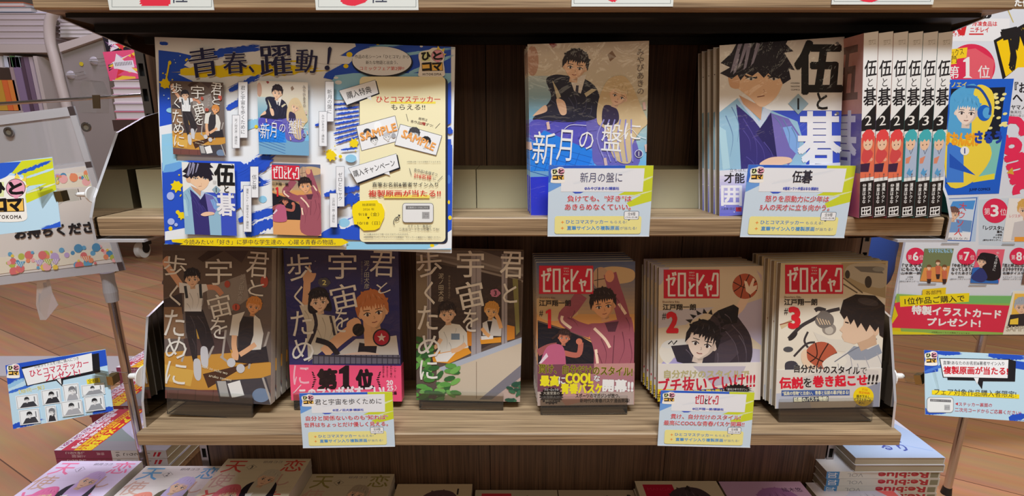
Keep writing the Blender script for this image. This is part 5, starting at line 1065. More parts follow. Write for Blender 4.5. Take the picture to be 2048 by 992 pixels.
# ------------------------------------------------------------------ hanging notice holder, rod and pole on the left
YN = .13
r = empty('notice_holder', at(110, 390, YN), 'frosted clear plastic notice holder hanging from the chrome rod', 'sign holder'); bpy.context.view_layer.update()
A = at(-60, 577, YN); Bq = at(251, 540, YN); Mh = frame(A, Bq-A, at(218, 211, YN)-Bq); Wn = (Bq-A).length; Hn = (at(218, 211, YN)-Bq).length
Wn = Wn; U3 = Mh.to_3x3()
def hbox(mb, u0, v0, u1, v1, n0, n1, m=0):
    V = [Mh @ Vector((u, v, n)) for n in (n0, n1) for u, v in ((u0, v0), (u1, v0), (u1, v1), (u0, v1))]
    mb.mesh(V, [(3, 2, 1, 0), (4, 5, 6, 7), (0, 1, 5, 4), (1, 2, 6, 5), (2, 3, 7, 6), (3, 0, 4, 7)], (220, 216, 224), m)
m = MB(); hbox(m, 0, 0, Wn, Hn, -.0012, 0); child(m, 'front_sheet', FROST, r)
m = MB()
for q in ((0, 0, Wn, .012), (0, Hn-.011, Wn, Hn), (Wn-.008, 0, Wn, Hn), (0, Hn*.645, Wn, Hn*.68)): hbox(m, *q, 0, .0014)
child(m, 'edge_frame', clear_mat('frosted_rim', (.9, .86, .94, 1), .05, .25, .6), r)
for gx, gy in ((18, 264), (173, 254)):
    c_ = at(gx, gy, YN-.0018); m = MB(); N3 = U3.col[2]
    ring = lambda rad, off: [c_ + U3.col[0]*rad*math.cos(2*math.pi*k/24) + U3.col[1]*rad*math.sin(2*math.pi*k/24) + N3*off for k in range(24)]
    R0, R1, R2, R3 = ring(.0062, 0), ring(.006, .0012), ring(.0038, .0012), ring(.0036, -.0005); V = R0+R1+R2+R3
    m.mesh(V, [(j*24+k, j*24+(k+1) % 24, (j+1)*24+(k+1) % 24, (j+1)*24+k) for j in range(3) for k in range(24)]); m.face(ring(.0036, .0002), (90, 84, 60), 1)
    child(m, 'grommet', [STEEL, mat('hole_shade', (110, 100, 84), .8)], r)
for hx in (188,):
    m = MB(); t0, t1 = at(hx-16, 226, YN-.004), at(hx+18, 160, YN-.004)
    c0 = at(190, 192, YN)
    P2 = [at(172, 226, YN), at(172, 190, YN), at(178, 163, YN), at(196, 162, YN), at(207, 188, YN), at(207, 226, YN)]
    V = [p + Vector((0, dy, 0)) for dy in (-.011, .009) for p in P2]
    m.mesh(V, [(0, 1, 2, 3, 4, 5), (11, 10, 9, 8, 7, 6)] + [(i, i+6, (i+1) % 6+6, (i+1) % 6) for i in range(6)]); child(m, 'clear_clip', EDGE_CLEAR, r)
    m = MB(); V = [at(x, y, YN-.0125) for x, y in ((184, 190), (199, 190), (200, 217), (186, 217))] ; V += [v+Vector((0, .001, 0)) for v in V]
    m.mesh(V, [(0, 3, 2, 1), (4, 5, 6, 7), (0, 1, 5, 4), (1, 2, 6, 5), (2, 3, 7, 6), (3, 0, 4, 7)]); child(m, 'clip_spring', mat('bronze_spring', (150, 130, 104), .4, 1), r)
m = MB(); P2 = [(74, 556), (97, 553), (104, 585), (116, 610), (104, 625), (92, 640), (80, 640), (72, 610)]
V = [at(x, y, YN+.004 + (.004 if y > 600 else 0)) for x, y in P2]; V2 = [v + Vector((0, .0008, 0)) for v in V]
m.mesh(V+V2, [tuple(range(8)), tuple(range(15, 7, -1))] + [(i, i+8, (i+1) % 8+8, (i+1) % 8) for i in range(8)]); child(m, 'loose_strip', FROST, r)
# the paper notice inside it
Mp = Mh @ Matrix.Translation((-.02, .0125, .0018))
def art_notice(a):
    a.px(0, 300, 3.006); a.fill((226, 218, 212)); cols = ((226, 120, 120), (240, 206, 90), (110, 170, 206), (196, 170, 214), (240, 150, 110), (190, 196, 90), (244, 180, 180), (90, 150, 190))
    for y0, y1, s in ((135, 225, 1), (600, 735, 2)):
        sl = -.085; rnd = random.Random(s)
        a.poly([(-220, y0+s*12+40), (760, y0-20), (760, y1-20 if s == 1 else y1-95), (-220, y1+40)], (236, 226, 206))
        for k in range(75):
            x = rnd.uniform(-150, 750); y = rnd.uniform(y0+12, y1-12) + (330-x)*.085*(1 if s == 1 else 1) - (0 if s == 1 else 12); q = rnd.choice((8, 10, 13, 16, 20, 26)); a.ell(x, y, q, q, rnd.choice(cols), n=14)
        for k in range(5):
            x = rnd.uniform(0, 720); y = (y0+y1)/2 + (330-x)*.085; a.poly([(x-30, y-12), (x+34, y-18), (x+10, y+22)], rnd.choice(cols))
            for j in range(4): a.line([(x-24+14*j, y-14), (x-6+10*j, y+14)], 3, (240, 236, 230))
    a.text('お持ちください', 372, 478, 560, 66, (44, 40, 42), -5, bold=.05)
card('paper_notice', Mp, Wn+.012, Hn*.60, 'white paper notice with polka-dot borders inside the frosted holder', 'notice', art_notice, t=.0004)
r = empty('hanging_rod', at(275, 190, YN), 'thin chrome rod running left from the bookcase, carrying the notice holder', 'rod'); bpy.context.view_layer.update()
m = MB(); m.tube([at(283, 190, YN+.01), at(-70, 212, YN+.004)], .0022, n=16); child(m, 'bar', CHROME, r)
m = MB(); m.tube([at(283, 190, YN+.01), at(283, 190, YN+.01)+Vector((.002, .012, -.004))], .0022, n=16); child(m, 'hook_end', CHROME, r)
r = empty('sign_pole', at(285, 918, YN), 'slim chrome pole with a grey joint standing below the frosted notice holder', 'pole'); bpy.context.view_layer.update()
pt, pb_ = at(216, 556, YN+.012), at(287, 925, YN+.012); pb_ = Vector((pt.x, pt.y, FZ))
m = MB(); m.tube([pt - Vector((0, 0, .03)), pb_], .0058, n=20); child(m, 'tube', CHROME, r)
m = MB(); m.tube([pt + Vector((0, 0, .008)), pt - Vector((0, 0, .006)), pt - Vector((0, 0, .02)), pt - Vector((0, 0, .034))], [.008, .0075, .0085, .0075], n=20); child(m, 'joint', GREY, r)
m = MB(); m.tube([pb_, pb_ + Vector((0, 0, .02))], [.0085, .007], n=24); child(m, 'rubber_foot', BLACK, r)

# ------------------------------------------------------------------ ranking poster on a stand, right
YP = .30
Mb = frame(at(1776, 668, YP), (1, 0, .0), (0, -.0, 1)); Wb = .62; Hb = .86
def art_rank(a):
    a.px(1850, 0, 2.48); a.fill((222, 224, 232))
    a.rect(100, -400, 700, 45, (126, 96, 66)); a.text('選ばれた作品', 440, 14, 245, 36, (244, 242, 238), 0, bold=.05)
    a.rrect(60, 56, 330, 92, 18, (40, 38, 42)); a.text('supported by', 232, 72, 170, 26, WH, 0, bold=.02)
    a.poly([(60, 92), (420, 92), (420, 205), (60, 205)], (238, 236, 238)); red = (216, 44, 50)
    a.poly([(132, 110), (158, 104), (178, 150), (186, 98), (214, 98), (196, 176), (172, 176), (152, 140), (146, 165), (128, 160)], red); a.text('ニチレイ', 160, 172, 64, 18, red, bold=.03)
    a.text('冷凍食品は', 296, 118, 122, 24, red, 0, bold=.03); a.text('ニチレイ', 270, 148, 92, 24, red, bold=.03); a.rect(218, 166, 290, 173, red)
    a.ell(230, 330, 118, 112, (224, 48, 84), n=40); a.poly([(250, 240), (345, 300), (330, 400), (240, 430), (180, 250)], (232, 96, 110)); a.text('第', 140, 358, 56, 62, WH, bold=.01); one(a, 210, 335, 104, WH); a.text('位', 292, 356, 58, 62, WH, bold=.01)
    a.poly([(40, 255), (210, 235), (205, 285), (158, 292), (156, 316), (40, 330)], (248, 208, 40)); a.text('コミックス', 136, 264, 110, 34, (50, 44, 40), -10); a.text('部門', 126, 298, 60, 36, (50, 44, 40), -10)
    a.poly([(340, 200), (560, 80), (900, 80), (900, 380), (420, 400), (385, 395)], (36, 32, 34)); a.poly([(355, 208), (560, 96), (900, 96), (900, 330), (440, 350), (400, 380)], (252, 206, 20)); a.text('アツい!', 540, 220, 280, 190, (36, 32, 34), -12, bold=.08)
    a.poly([(385, 395), (460, 335), (900, 320), (900, 610), (420, 610)], (226, 226, 232)); a.poly([(410, 40), (440, 110), (436, 112), (405, 42)], (210, 190, 110))
    a.text('『おあしす', 540, 434, 190, 52, (40, 36, 40), bold=.03); a.text('へるつ', 510, 486, 150, 44, (40, 36, 40), bold=.03); a.text('ヤマノエイ', 486, 532, 118, 22, (50, 46, 50), bold=.03); a.text('集英社', 450, 556, 56, 15, (70, 66, 70)); a.text('週刊少年ジャンプ', 478, 574, 120, 14, (70, 66, 70))
    a.text('Comics', 470, 800, 440, 130, (236, 48, 90), 76, bold=.06)
    a.poly([(404, 858), (432, 830), (440, 866)], (220, 170, 60)); a.poly([(300, 990), (900, 900), (900, 1010), (300, 1010)], (244, 238, 214))
    # the first-place cover
    a.poly([(118, 395), (440, 390), (366, 960), (96, 968)], (36, 98, 208)); a.text('ヤマノエイ', 140, 420, 130, 26, (246, 220, 60), bold=.02)
    a.poly([(128, 440), (398, 432), (340, 890), (104, 912)], (30, 34, 46)); a.poly([(250, 700), (380, 690), (344, 890), (230, 900)], (130, 200, 190)); a.poly([(240, 880), (345, 860), (342, 888), (236, 905)], (240, 220, 60))
    rnd = random.Random(4)
    for k in range(22): a.ell(330+rnd.uniform(-30, 75), 450+rnd.uniform(0, 200), 12, 7, (246, 232, 150), -14, 8)
    a.poly([(110, 640), (240, 630), (330, 760), (230, 905), (110, 910)], (246, 216, 70), True); a.poly([(110, 700), (190, 740), (190, 905), (104, 905)], (70, 130, 220)); a.poly([(120, 760), (250, 870), (120, 830)], (40, 90, 190))
    a.poly([(120, 560), (130, 470), (200, 425), (260, 440), (250, 660), (120, 680)], (90, 170, 220), True); a.poly([(250, 430), (330, 450), (340, 560), (300, 660), (240, 720), (230, 600)], (246, 216, 70), True); head(a, 205, 550, 64, (246, 222, 206), (90, 170, 220), 4, seed=17)
    a.ell(292, 560, 34, 40, (30, 100, 200)); a.ell(306, 560, 22, 28, (90, 170, 226)); a.line([(200, 430), (270, 440), (320, 520), (318, 570)], 12, (40, 80, 160), True)
    a.text('すおんだれ', 180, 690, 160, 60, (250, 170, 40), 2, bold=.06); a.text('さるう', 312, 680, 130, 56, (40, 70, 170), 0, bold=.06); a.ell(195, 748, 22, 22, WH); a.text('1', 195, 748, None, 26, (40, 60, 140), bold=.03); a.text('JUMP COMICS', 270, 940, 104, 16, (24, 50, 120), -2, bold=.02)
    a.px(1750, 380, 3.1007)
    a.poly([(170, 270), (640, 60), (820, 40), (1000, 0), (1000, 700), (140, 700)], (222, 224, 230)); a.poly([(180, 280), (430, 60), (640, 40), (620, 320), (200, 310)], (186, 206, 232)); a.poly([(640, 60), (1000, 40), (1000, 360), (640, 340)], (206, 216, 226))
    a.poly([(410, 55), (632, 45), (590, 318), (395, 312)], (40, 90, 180)); a.poly([(408, 58), (626, 50), (584, 312), (392, 306)], (206, 220, 236)); a.poly([(480, 70), (620, 64), (606, 120), (460, 110)], (80, 150, 220)); a.poly([(500, 180), (600, 190), (590, 260), (500, 250)], (110, 150, 200)); a.poly([(420, 230), (480, 190), (520, 210), (540, 262), (410, 262)], (120, 160, 210)); head(a, 482, 150, 36, SKIN, (116, 84, 76), 4, seed=31); a.poly([(395, 264), (592, 262), (584, 312), (392, 306)], (238, 236, 238)); a.text('大ウソ人', 528, 180, None, 210, (224, 76, 76), 10, vertical=True); a.text('麻倉ひなた', 495, 300, 160, 14, (60, 56, 60))
    a.ell(742, 128, 78, 76, (226, 46, 84), n=40); a.text('第', 692, 132, 36, 42, WH); a.text('3', 738, 128, 46, 70, WH, bold=.03); a.text('位', 792, 136, 40, 42, WH)
    for t, x, y, w_, h_ in (('「レジスタ!」', 730, 234, 126, 26), ('藤丸', 770, 258, 34, 16), ('小学館', 764, 278, 40, 12), ('ゲッサン', 755, 294, 52, 12), ('(週刊少年サンデー)', 720, 310, 110, 11)): a.text(t, x, y, w_, h_, (50, 46, 50), 0, bold=.03)
    a.poly([(826, 50), (1000, 50), (1000, 320), (786, 320)], (238, 232, 226)); head(a, 930, 120, 50, SKIN, (220, 170, 90), 0, seed=33); a.poly([(860, 200), (1000, 170), (1000, 300), (840, 310)], (206, 200, 200)); a.rect(860, 290, 1000, 318, (240, 160, 60)); a.text('レジスタ!', 865, 160, 70, 20, (224, 120, 130))
    for cx, n_, lines in ((248, '6', ('『マネマネ', 'にもにも』', '山本崇一朗', '小学館', 'ゲッサン', '(週刊少年サンデー)')), (563, '7', ('『やめろ好きに', 'なってしまう』', 'もぐたあさひ', '集英社', '(週刊ヤングジャンプ)')), (888, '8', ('『恋と呼ぶには', 'ささやかですが』', '佐藤ダイスケ', 'スクウェア・エニックス', '(月刊ビッグガンガン)'))):
        a.ell(cx, 410, 58, 54, (226, 46, 84), n=36); a.text('第', cx-36, 416, 24, 30, WH); a.text(n_, cx, 410, 32, 52, WH, bold=.03); a.text('位', cx+36, 416, 26, 30, WH)
        for i, t in enumerate(lines): a.text(t, cx-22+i*-4 if n_ != '8' else cx-35, 466+24*i if i < 3 else 538+(i-3)*14, min(130, 24*len(t)) if i < 3 else min(130, 12*len(t)), 22 if i < 2 else 16 if i == 2 else 11, (40, 36, 40), 0, bold=.03 if i < 3 else 0)
    a.poly([(302, 362), (484, 362), (440, 570), (274, 562)], (120, 130, 90)); a.poly([(300, 480), (460, 470), (440, 570), (274, 562)], (226, 150, 80)); a.text('マネマネにもにも', 400, 376, 150, 24, (150, 196, 226), 0, bold=.04)
    for x, y in ((330, 480), (385, 450), (425, 480)): head(a, x, y, 14, SKIN, (120, 80, 50), 0, seed=x, eyes=False); a.poly([(x-16, y+18), (x+16, y+18), (x+12, y+70), (x-12, y+70)], (206, 110, 80)); a.poly([(x-14, y+70), (x+14, y+70), (x+8, y+100), (x-8, y+100)], (60, 44, 44))
    a.poly([(632, 366), (798, 366), (760, 578), (584, 574)], (232, 100, 120)); a.poly([(600, 480), (690, 470), (760, 560), (758, 578), (584, 574)], (50, 110, 190)); a.poly([(640, 400), (700, 390), (760, 420), (770, 540), (690, 560), (650, 520)], (34, 30, 36), True); head(a, 655, 440, 30, SKIN, (34, 30, 36), 10, seed=36); a.text('やめろ好きに', 742, 440, None, 120, WH, 12, vertical=True); a.poly([(590, 540), (650, 480), (690, 540), (650, 570)], (50, 60, 120), True)
    a.poly([(915, 500), (1000, 480), (1000, 590), (900, 580)], (120, 90, 80))
    for x0, y, w_ in ((460, 330, 110), (820, 334, 80), (318, 580, 110), (630, 588, 110), (340, 302, 110)): a.rect(x0-w_/2, y-3, x0+w_/2, y+3, (150, 148, 150))
    # the gift banner
    a.poly([(100, 640), (290, 650), (1000, 655), (1000, 930), (60, 900)], (150, 190, 90)); a.poly([(0, 690), (120, 650), (160, 905), (0, 900)], (232, 206, 30)); a.poly([(60, 870), (300, 880), (560, 920), (70, 905)], (232, 220, 40)); a.poly([(500, 655), (1000, 655), (1000, 700), (500, 700)], (120, 190, 110))
    a.poly([(150, 690), (1000, 720), (1000, 890), (84, 850), (136, 775), (110, 700)], (226, 50, 80))
    a.poly([(288, 614), (434, 602), (430, 655), (286, 662)], (240, 206, 40)); a.text('各部門', 355, 634, 96, 28, (60, 50, 30), -3); a.poly([(146, 655), (578, 636), (574, 690), (150, 722)], (246, 222, 30)); a.text('1位作品ご購入で', 362, 678, 370, 42, (50, 44, 34), -3, bold=.02)
    a.text('特製イラストカード', 498, 754, 550, 52, (248, 244, 242), 3, bold=.05); a.text('プレゼント!', 482, 818, 326, 46, (248, 244, 242), 2, bold=.05); a.text('※特典はなくなり次第終了となります', 462, 882, 236, 9, (90, 84, 40), 2)
    a.poly([(848, 624), (1000, 620), (1000, 905), (782, 902)], (236, 232, 214)); a.poly([(858, 640), (1000, 640), (1000, 800), (830, 810)], (246, 196, 80)); head(a, 900, 720, 44, SKIN, (170, 180, 190), 0, seed=40); a.poly([(830, 770), (960, 760), (1000, 830), (810, 850)], (50, 46, 50)); a.poly([(830, 800), (880, 790), (878, 830), (826, 830)], (250, 210, 70)); a.text('SAMPLE', 880, 856, 150, 32, (190, 180, 160), 0, bold=.03)
r = empty('ranking_poster', Mb, 'tall colourful ranking poster on a stand to the right of the bookcase', 'poster'); bpy.context.view_layer.update()
m = MB(); m.box((0, 0, -.004), (Wb, Hb, 0), (222, 224, 232)); art_rank(Art(m, Mb, (0, 0, 0), (1, 0, 0), (0, 1, 0), Wb, Hb)); m.build('poster_sheet', GLOSS, r)
m = MB(); m.box((-.004, -.005, -.007), (Wb+.004, Hb+.004, -.0045)); m.build('clear_backing', ACRYLIC, r)
r = empty('poster_stand', atZ(1895, 1000, FZ), 'slim chrome pole holding up the ranking poster from the wooden floor', 'stand'); bpy.context.view_layer.update()
pp = at(1962, 690, YP+.024); m = MB(); m.tube([Vector((pp.x, pp.y, FZ)), Vector((pp.x, pp.y, pp.z+.5))], .0068, n=20); child(m, 'pole', CHROME, r)
m = MB(); m.tube([Vector((pp.x, pp.y, FZ)), Vector((pp.x, pp.y, FZ+.016))], [.009, .0072], n=24); child(m, 'rubber_foot', BLACK, r)
m = MB(); q = Vector((pp.x, pp.y, pp.z+.09)); m.box((q.x-.02, YP+.0078, q.z-.02), (q.x+.02, YP+.018, q.z+.02)); child(m, 'bracket', GREY, r)

# ------------------------------------------------------------------ comics lying in piles at the foot of the bookcase
ZD = -.4615
def flat(bl_back, br_back, Y, short, label, group, art, n, wide=None, L=.178, t=.0125, front=(206, 196, 180), spine=(214, 206, 196), turn=0, pile='comics lying flat at the foot of the bookcase', under='pile'):
    A = at(*bl_back, Y); B = at(*br_back, Y); w = wide or (B-A).x; U = Vector((math.cos(turn), math.sin(turn), 0)); V = Vector((-math.sin(turn), math.cos(turn), 0))
    z = (A.z+B.z)/2; O = Vector((A.x, A.y, z)) - V*L
    M = frame(O, U, V); n = max(1, round((z-ZD)/.0128)); t = (z-ZD)/n - .0004
    b = book('comic_book', M, w, L, t, label + ', topmost of its pile', group, front, spine, art=art, material=GLOSS)
    nm = ('second', 'third', 'fourth', 'fifth', 'sixth', 'seventh', 'eighth')
    for k in range(1, n):
        copy_tree(b, Matrix.Translation((.0008*(-1)**k, .0006*(k % 3), -(t+.0004)*k)) @ M, nm[k-1] + ' comic down in the pile topped by the ' + short, group)
def art_angel(num, col, bg, hair, seed, dark=(40, 36, 48)):
    def f(a):
        a.box(100, 142); a.fill(bg)
        for k in range(7): a.line([(3, 6+k*14), (97, 5+k*14)], .35, tuple(int(c*.93) for c in bg))
        for t, x, y, w_, h_, c in (('天', 16, 14, 24, 20, col), ('使', 13, 37, 24, 22, (206, 166, 150)), ('と', 14, 60, 20, 16, col), ('恋', 84, 12, 24, 20, col), ('し', 84, 36, 14, 18, (206, 166, 150)), ('た', 82, 60, 18, 16, col), ('。', 84, 80, 8, 8, col)): a.text(t, x, y, w_, h_, c, 0, bold=.01)
        a.poly([(36, 10), (43, 15), (36, 20), (30, 15)], tuple(int(c*.8) for c in bg)); a.poly([(36, 11), (42, 15), (36, 19), (31, 15)], bg); a.text(str(num), 36.5, 15, None, 5, (40, 36, 40), bold=.02)
        a.text('卯月ココ', 57, 6, 22, 4, (90, 84, 96))
        # two generic figures in school coats
        a.poly([(46, 44), (66, 38), (82, 52), (86, 142), (40, 142), (44, 80)], dark, True); a.poly([(18, 72), (38, 66), (54, 84), (56, 142), (12, 142)], tuple(min(255, c+16) for c in dark), True)
        a.poly([(56, 22), (68, 20), (76, 36), (74, 66), (60, 72), (52, 50)], hair[1], True); a.poly([(22, 48), (38, 44), (46, 60), (42, 84), (24, 88), (16, 70)], hair[0], True)
        head(a, 64, 34, 11, SKIN, hair[1], 14, seed=seed); head(a, 33, 60, 11, SKIN, hair[0], -10, seed=seed+1)
        a.poly([(52, 58), (60, 56), (58, 74)], WH); a.poly([(30, 84), (38, 82), (36, 100)], WH); a.line([(58, 66), (70, 78), (64, 88), (56, 76)], 1.2, (226, 220, 226), True); a.poly([(56, 92), (90, 88), (92, 120), (60, 124)], tuple(int(c*.97) for c in bg))
    return f
def art_plain(num, box, bg, hair, seed, author=None, nx=82, side='L'):
    def f(a):
        a.box(100, 142); a.fill(bg)
        if box: a.rect(8, 6, 44, 40, box) if side == 'L' else a.rect(62, 6, 96, 60, box)
        a.poly([(20, 142), (36, 70), (76, 66), (96, 142)], tuple(int(c*.6) for c in hair), True); a.poly([(34, 30), (50, 12), (76, 14), (88, 40), (84, 80), (40, 84)], hair, True)
        head(a, 58, 44, 24, SKIN, hair, 4, seed=seed)
        if num: a.text(str(num), nx if side == 'L' else 50, 13, None, 9, (40, 34, 38), bold=.04)
        if author: a.text(author, 82, 14, 24, 7, (90, 70, 110))
        if box and side == 'L':
            a.text('MANGA', 26, 14, 28, 5, tuple(min(255, c+26) for c in box)); a.text('COMIC', 26, 30, 28, 5, tuple(min(255, c+26) for c in box))
    return f
G = 'comics lying flat in front of the bookcase'
flat((123, 923), (284, 921), .125, 'lilac comic', 'lilac comic numbered one with pink lettering at the far left corner', G, art_angel(1, (236, 120, 160), (222, 206, 232), ((236, 120, 170), (206, 176, 222)), 41), 3, front=(222, 206, 232))
flat((292, 930), (458, 934), .122, 'cream comic with blue lettering', 'cream comic numbered two with blue lettering beside the lilac one', G, art_angel(2, (100, 160, 206), (222, 212, 206), ((228, 140, 120), (196, 180, 220)), 43, (96, 90, 66)), 3, front=(222, 212, 206))
flat((456, 918), (622, 917), .120, 'cream comic with red lettering', 'cream comic numbered three with red lettering on the tall pile', G, art_angel(3, (214, 80, 70), (222, 208, 180), ((226, 110, 120), (206, 196, 176)), 45, (36, 32, 44)), 5, front=(222, 208, 180))
flat((627, 949), (789, 947), .120, 'beige comic with olive lettering', 'beige comic with olive lettering and a couple in dark suits', G, art_angel(4, (150, 140, 80), (206, 192, 166), ((214, 90, 90), (176, 160, 140)), 47, (32, 28, 40)), 4, front=(206, 192, 166))
flat((795, 964), (945, 972), .120, 'brown-haired portrait', 'brown-haired portrait comic numbered one beside the beige comic', G, art_plain(1, None, (210, 190, 160), (96, 70, 80), 51), 3)
flat((951, 980), (1114, 980), .120, 'comic left of the numbered-three comic', 'comic with a red label block left of the numbered-three comic', G, art_plain(None, (206, 50, 70), (190, 180, 160), (150, 130, 110), 52), 3)
flat((1116, 979), (1266, 981), .120, 'dark-haired portrait', 'dark-haired portrait comic numbered three behind its red-labelled neighbour', G, art_plain(3, None, (186, 170, 150), (70, 56, 80), 53, nx=92), 3)
flat((1269, 962), (1432, 962), .120, 'comic numbered four', 'comic numbered four with a crimson label block', G, art_plain(4, (186, 20, 60), (214, 200, 176), (70, 56, 66), 54, nx=60), 3)
flat((1437, 962), (1600, 964), .120, 'purple comic', 'purple comic with a lavender-haired portrait', G, art_plain(None, None, (206, 170, 214), (170, 120, 186), 55, '結木悠'), 3, front=(206, 170, 214))
flat((1611, 964), (1775, 966), .120, 'pale comic with a coral block', 'pale comic with a coral block, right end of the row', G, art_plain(None, (236, 110, 110), (216, 206, 214), (200, 196, 216), 56, side='R'), 3)


# piles beside the bookcase on the left, their covers banded in red and yellow
def art_strip(a):
    a.box(100, 142); a.fill((190, 184, 210)); a.ell(40, 40, 34, 40, (206, 200, 226)); a.poly([(50, 92), (100, 30), (100, 94), (40, 94)], (140, 150, 150), True); head(a, 40, 44, 22, (236, 214, 206), (206, 196, 226), 4, seed=60); a.rect(80, 0, 100, 94, (150, 146, 152))
    a.rect(0, 94, 100, 108, (220, 50, 40)); a.text('TVアニメ第3期', 52, 101, 94, 12, (252, 226, 40), bold=.06); a.rect(0, 108, 100, 117, (244, 200, 40)); a.text('2026年10月スタート!', 52, 112.5, 90, 8, (214, 50, 40), bold=.04)
    a.rect(0, 117, 100, 133, (200, 60, 80)); a.text('2026年12月', 62, 121, 66, 6.5, WH, bold=.05); a.text('最新巻発売!', 44, 129, 66, 6.5, (240, 220, 236), bold=.05); a.rect(0, 133, 100, 142, (232, 228, 236)); a.text('1500万部突破!', 50, 137.5, 90, 7, (150, 40, 110), bold=.02)
def spine_strip(a):
    a.box(14, 142); a.fill((226, 222, 226)); a.rect(0, 70, 14, 142, (150, 60, 96)); a.text('しのとりこ', 4.5, 116, None, 24, WH, vertical=True, bold=.02); a.text('上演館', 10, 112, None, 18, (230, 200, 210), vertical=True); a.text('特典', 6, 84, None, 10, (230, 200, 210), vertical=True); a.text('16', 7, 62, 8, 5, (60, 56, 60)); a.text('しのとりこ', 7, 38, None, 34, (40, 36, 40), vertical=True, bold=.02); a.poly([(3, 6), (11, 10), (11, 13), (3, 10)], (206, 40, 60)); a.poly([(3, 12), (11, 16), (11, 18), (3, 15)], (206, 40, 60))
G2 = 'comics with a red and yellow band'
for i, (px0, py, Y) in enumerate(((108, 901, .19), (175, 812, .335), (232, 735, .475))):
    P0 = at(px0, py, Y); n = 3; t = (P0.z-ZD)/n - .0004; Lh, w_ = .182, .122
    M = frame(Vector((P0.x, Y + w_, P0.z)), (0, -1, 0), (1, 0, 0)); lab = ('nearest', 'middle', 'farthest')[i] + ' of the three piles left of the bookcase'
    b = book('comic_book', M, w_, Lh, t, 'banded comic topping the ' + lab, G2, (196, 190, 214), (150, 60, 96), art=art_strip, spine_art=spine_strip, material=GLOSS)
    for k in (1, 2): copy_tree(b, Matrix.Translation((.001*(-1)**k, .0008*k, -(t+.0004)*k)) @ M, ('middle', 'bottom')[k-1] + ' comic of the ' + lab)

# pile beside the bookcase on the right
def art_pale(a):
    a.box(100, 142); a.fill((214, 212, 230)); a.poly([(0, 60), (40, 30), (90, 70), (100, 142), (0, 142)], (176, 196, 232), True); a.poly([(60, 0), (100, 0), (100, 60), (70, 50)], (240, 220, 230)); P = [(40+18*math.cos(math.radians(60*k+20)), 34+18*math.sin(math.radians(60*k+20))) for k in range(6)]; a.poly(P, (70, 96, 196)); a.text('特装版', 40, 34, 22, 8, (214, 220, 240), 0)
    a.text('青のふたり', 66, 92, None, 76, (70, 90, 170), vertical=True, bold=.03); a.text('はじまる', 48, 100, None, 56, (70, 90, 170), vertical=True, bold=.03); a.line([(20, 120), (60, 70), (90, 80)], 1.4, (226, 150, 170), True); a.line([(10, 90), (50, 110), (96, 130)], 1.2, (150, 180, 230), True); a.ell(76, 20, 20, 12, (236, 190, 200)); a.ell(74, 20, 14, 7, (226, 206, 226))
def spine_blue(a):
    a.box(14, 142); a.fill((206, 204, 196)); a.text('Re:blue', 7, 46, 62, 10, (176, 40, 60), 90, bold=.05); a.rect(0, 126, 14, 142, (60, 130, 190)); a.text('加', 7, 134, 10, 12, WH); a.text('VOL', 7, 106, 20, 7, (150, 150, 150), 90); a.rect(2, 2, 12, 12, (130, 130, 110))
A = at(1711, 917, .1); B = at(1890, 914, .1); w_ = .128; Lh = .182; zt = (A.z+B.z)/2
n = 8; t = (zt-ZD)/n - .0004
GR = 'pile of comics right of the bookcase'
for k in range(2):
    M = frame(Vector((A.x + (.002 if k else 0), .1, zt-(t+.0004)*k)), (1, 0, 0), (0, 1, 0))
    if k == 0: top = book('comic_book', M, w_, Lh, t, 'pale blue comic topping the pile right of the bookcase', GR, (214, 212, 230), (236, 234, 238), art=art_pale, material=GLOSS)
    else: copy_tree(top, M, 'pale comic directly under the topmost of the pile right of the bookcase', GR)
ordw = ('third', 'fourth', 'fifth', 'sixth', 'seventh', 'eighth')
for k in range(2, 8):
    M = frame(Vector((A.x - .036 + .0015*(k % 2) , .102+.128, zt-(t+.0004)*k)), (0, -1, 0), (1, 0, 0))
    lab = ordw[k-2] + ' comic down the pile right of the bookcase, spine with red lettering'
    if k == 2: sp = book('comic_book', M, .128, .164, t, lab, GR, (216, 214, 222), (206, 204, 196), spine_art=spine_blue, material=GLOSS)
    else: copy_tree(sp, M, lab, GR)

# grey end sheet behind the pile
Mg = frame(at(1667, 1010, BACK+.012), (1, 0, 0), (0, 0, 1)); m = MB(); m.box((0, 0, -.002), (.034, .14, 0), (150, 150, 150))
ga = Art(m, Mg, (0, 0, 0), (1, 0, 0), (0, 1, 0), .034, .14).px(1250, 860, 4.096); ga.text('USAKI', 1770, 276, 100, 16, (190, 60, 60), 14)
o = m.build('end_sheet', PAPER); o.matrix_world = Mg; tag(o, 'grey end sheet with small red letters beside the right bookcase upright', 'panel')
# the low display deck under the piles
r = empty('display_deck', (0, .1, FZ), 'low wooden display deck under the piles of comics at the foot of the bookcase', 'display deck'); bpy.context.view_layer.update()
m = MB(); m.prism([(-.655, -.04), (.55, -.04), (.55, BACK-.003), (-.655, BACK-.003)], 2, ZD-.02, ZD); child(m, 'front_top', BOARD, r)
m = MB(); m.prism([(-.742, .196), (-.58, .196), (-.58, .325), (-.65, .325), (-.65, .465), (-.70, .465), (-.70, .59), (-.862, .59), (-.862, .482), (-.808, .482), (-.808, .342), (-.742, .342)], 2, ZD-.02, ZD); child(m, 'left_top', BOARD, r)
m = MB(); m.prism([(.478, BACK+.026), (.63, BACK+.026), (.63, .30), (.478, .30)], 2, ZD-.02, ZD); child(m, 'right_top', BOARD, r)
m = MB(); m.box((-.64, -.02, FZ), (.54, BACK-.004, ZD-.0205)); child(m, 'plinth', PANEL, r)
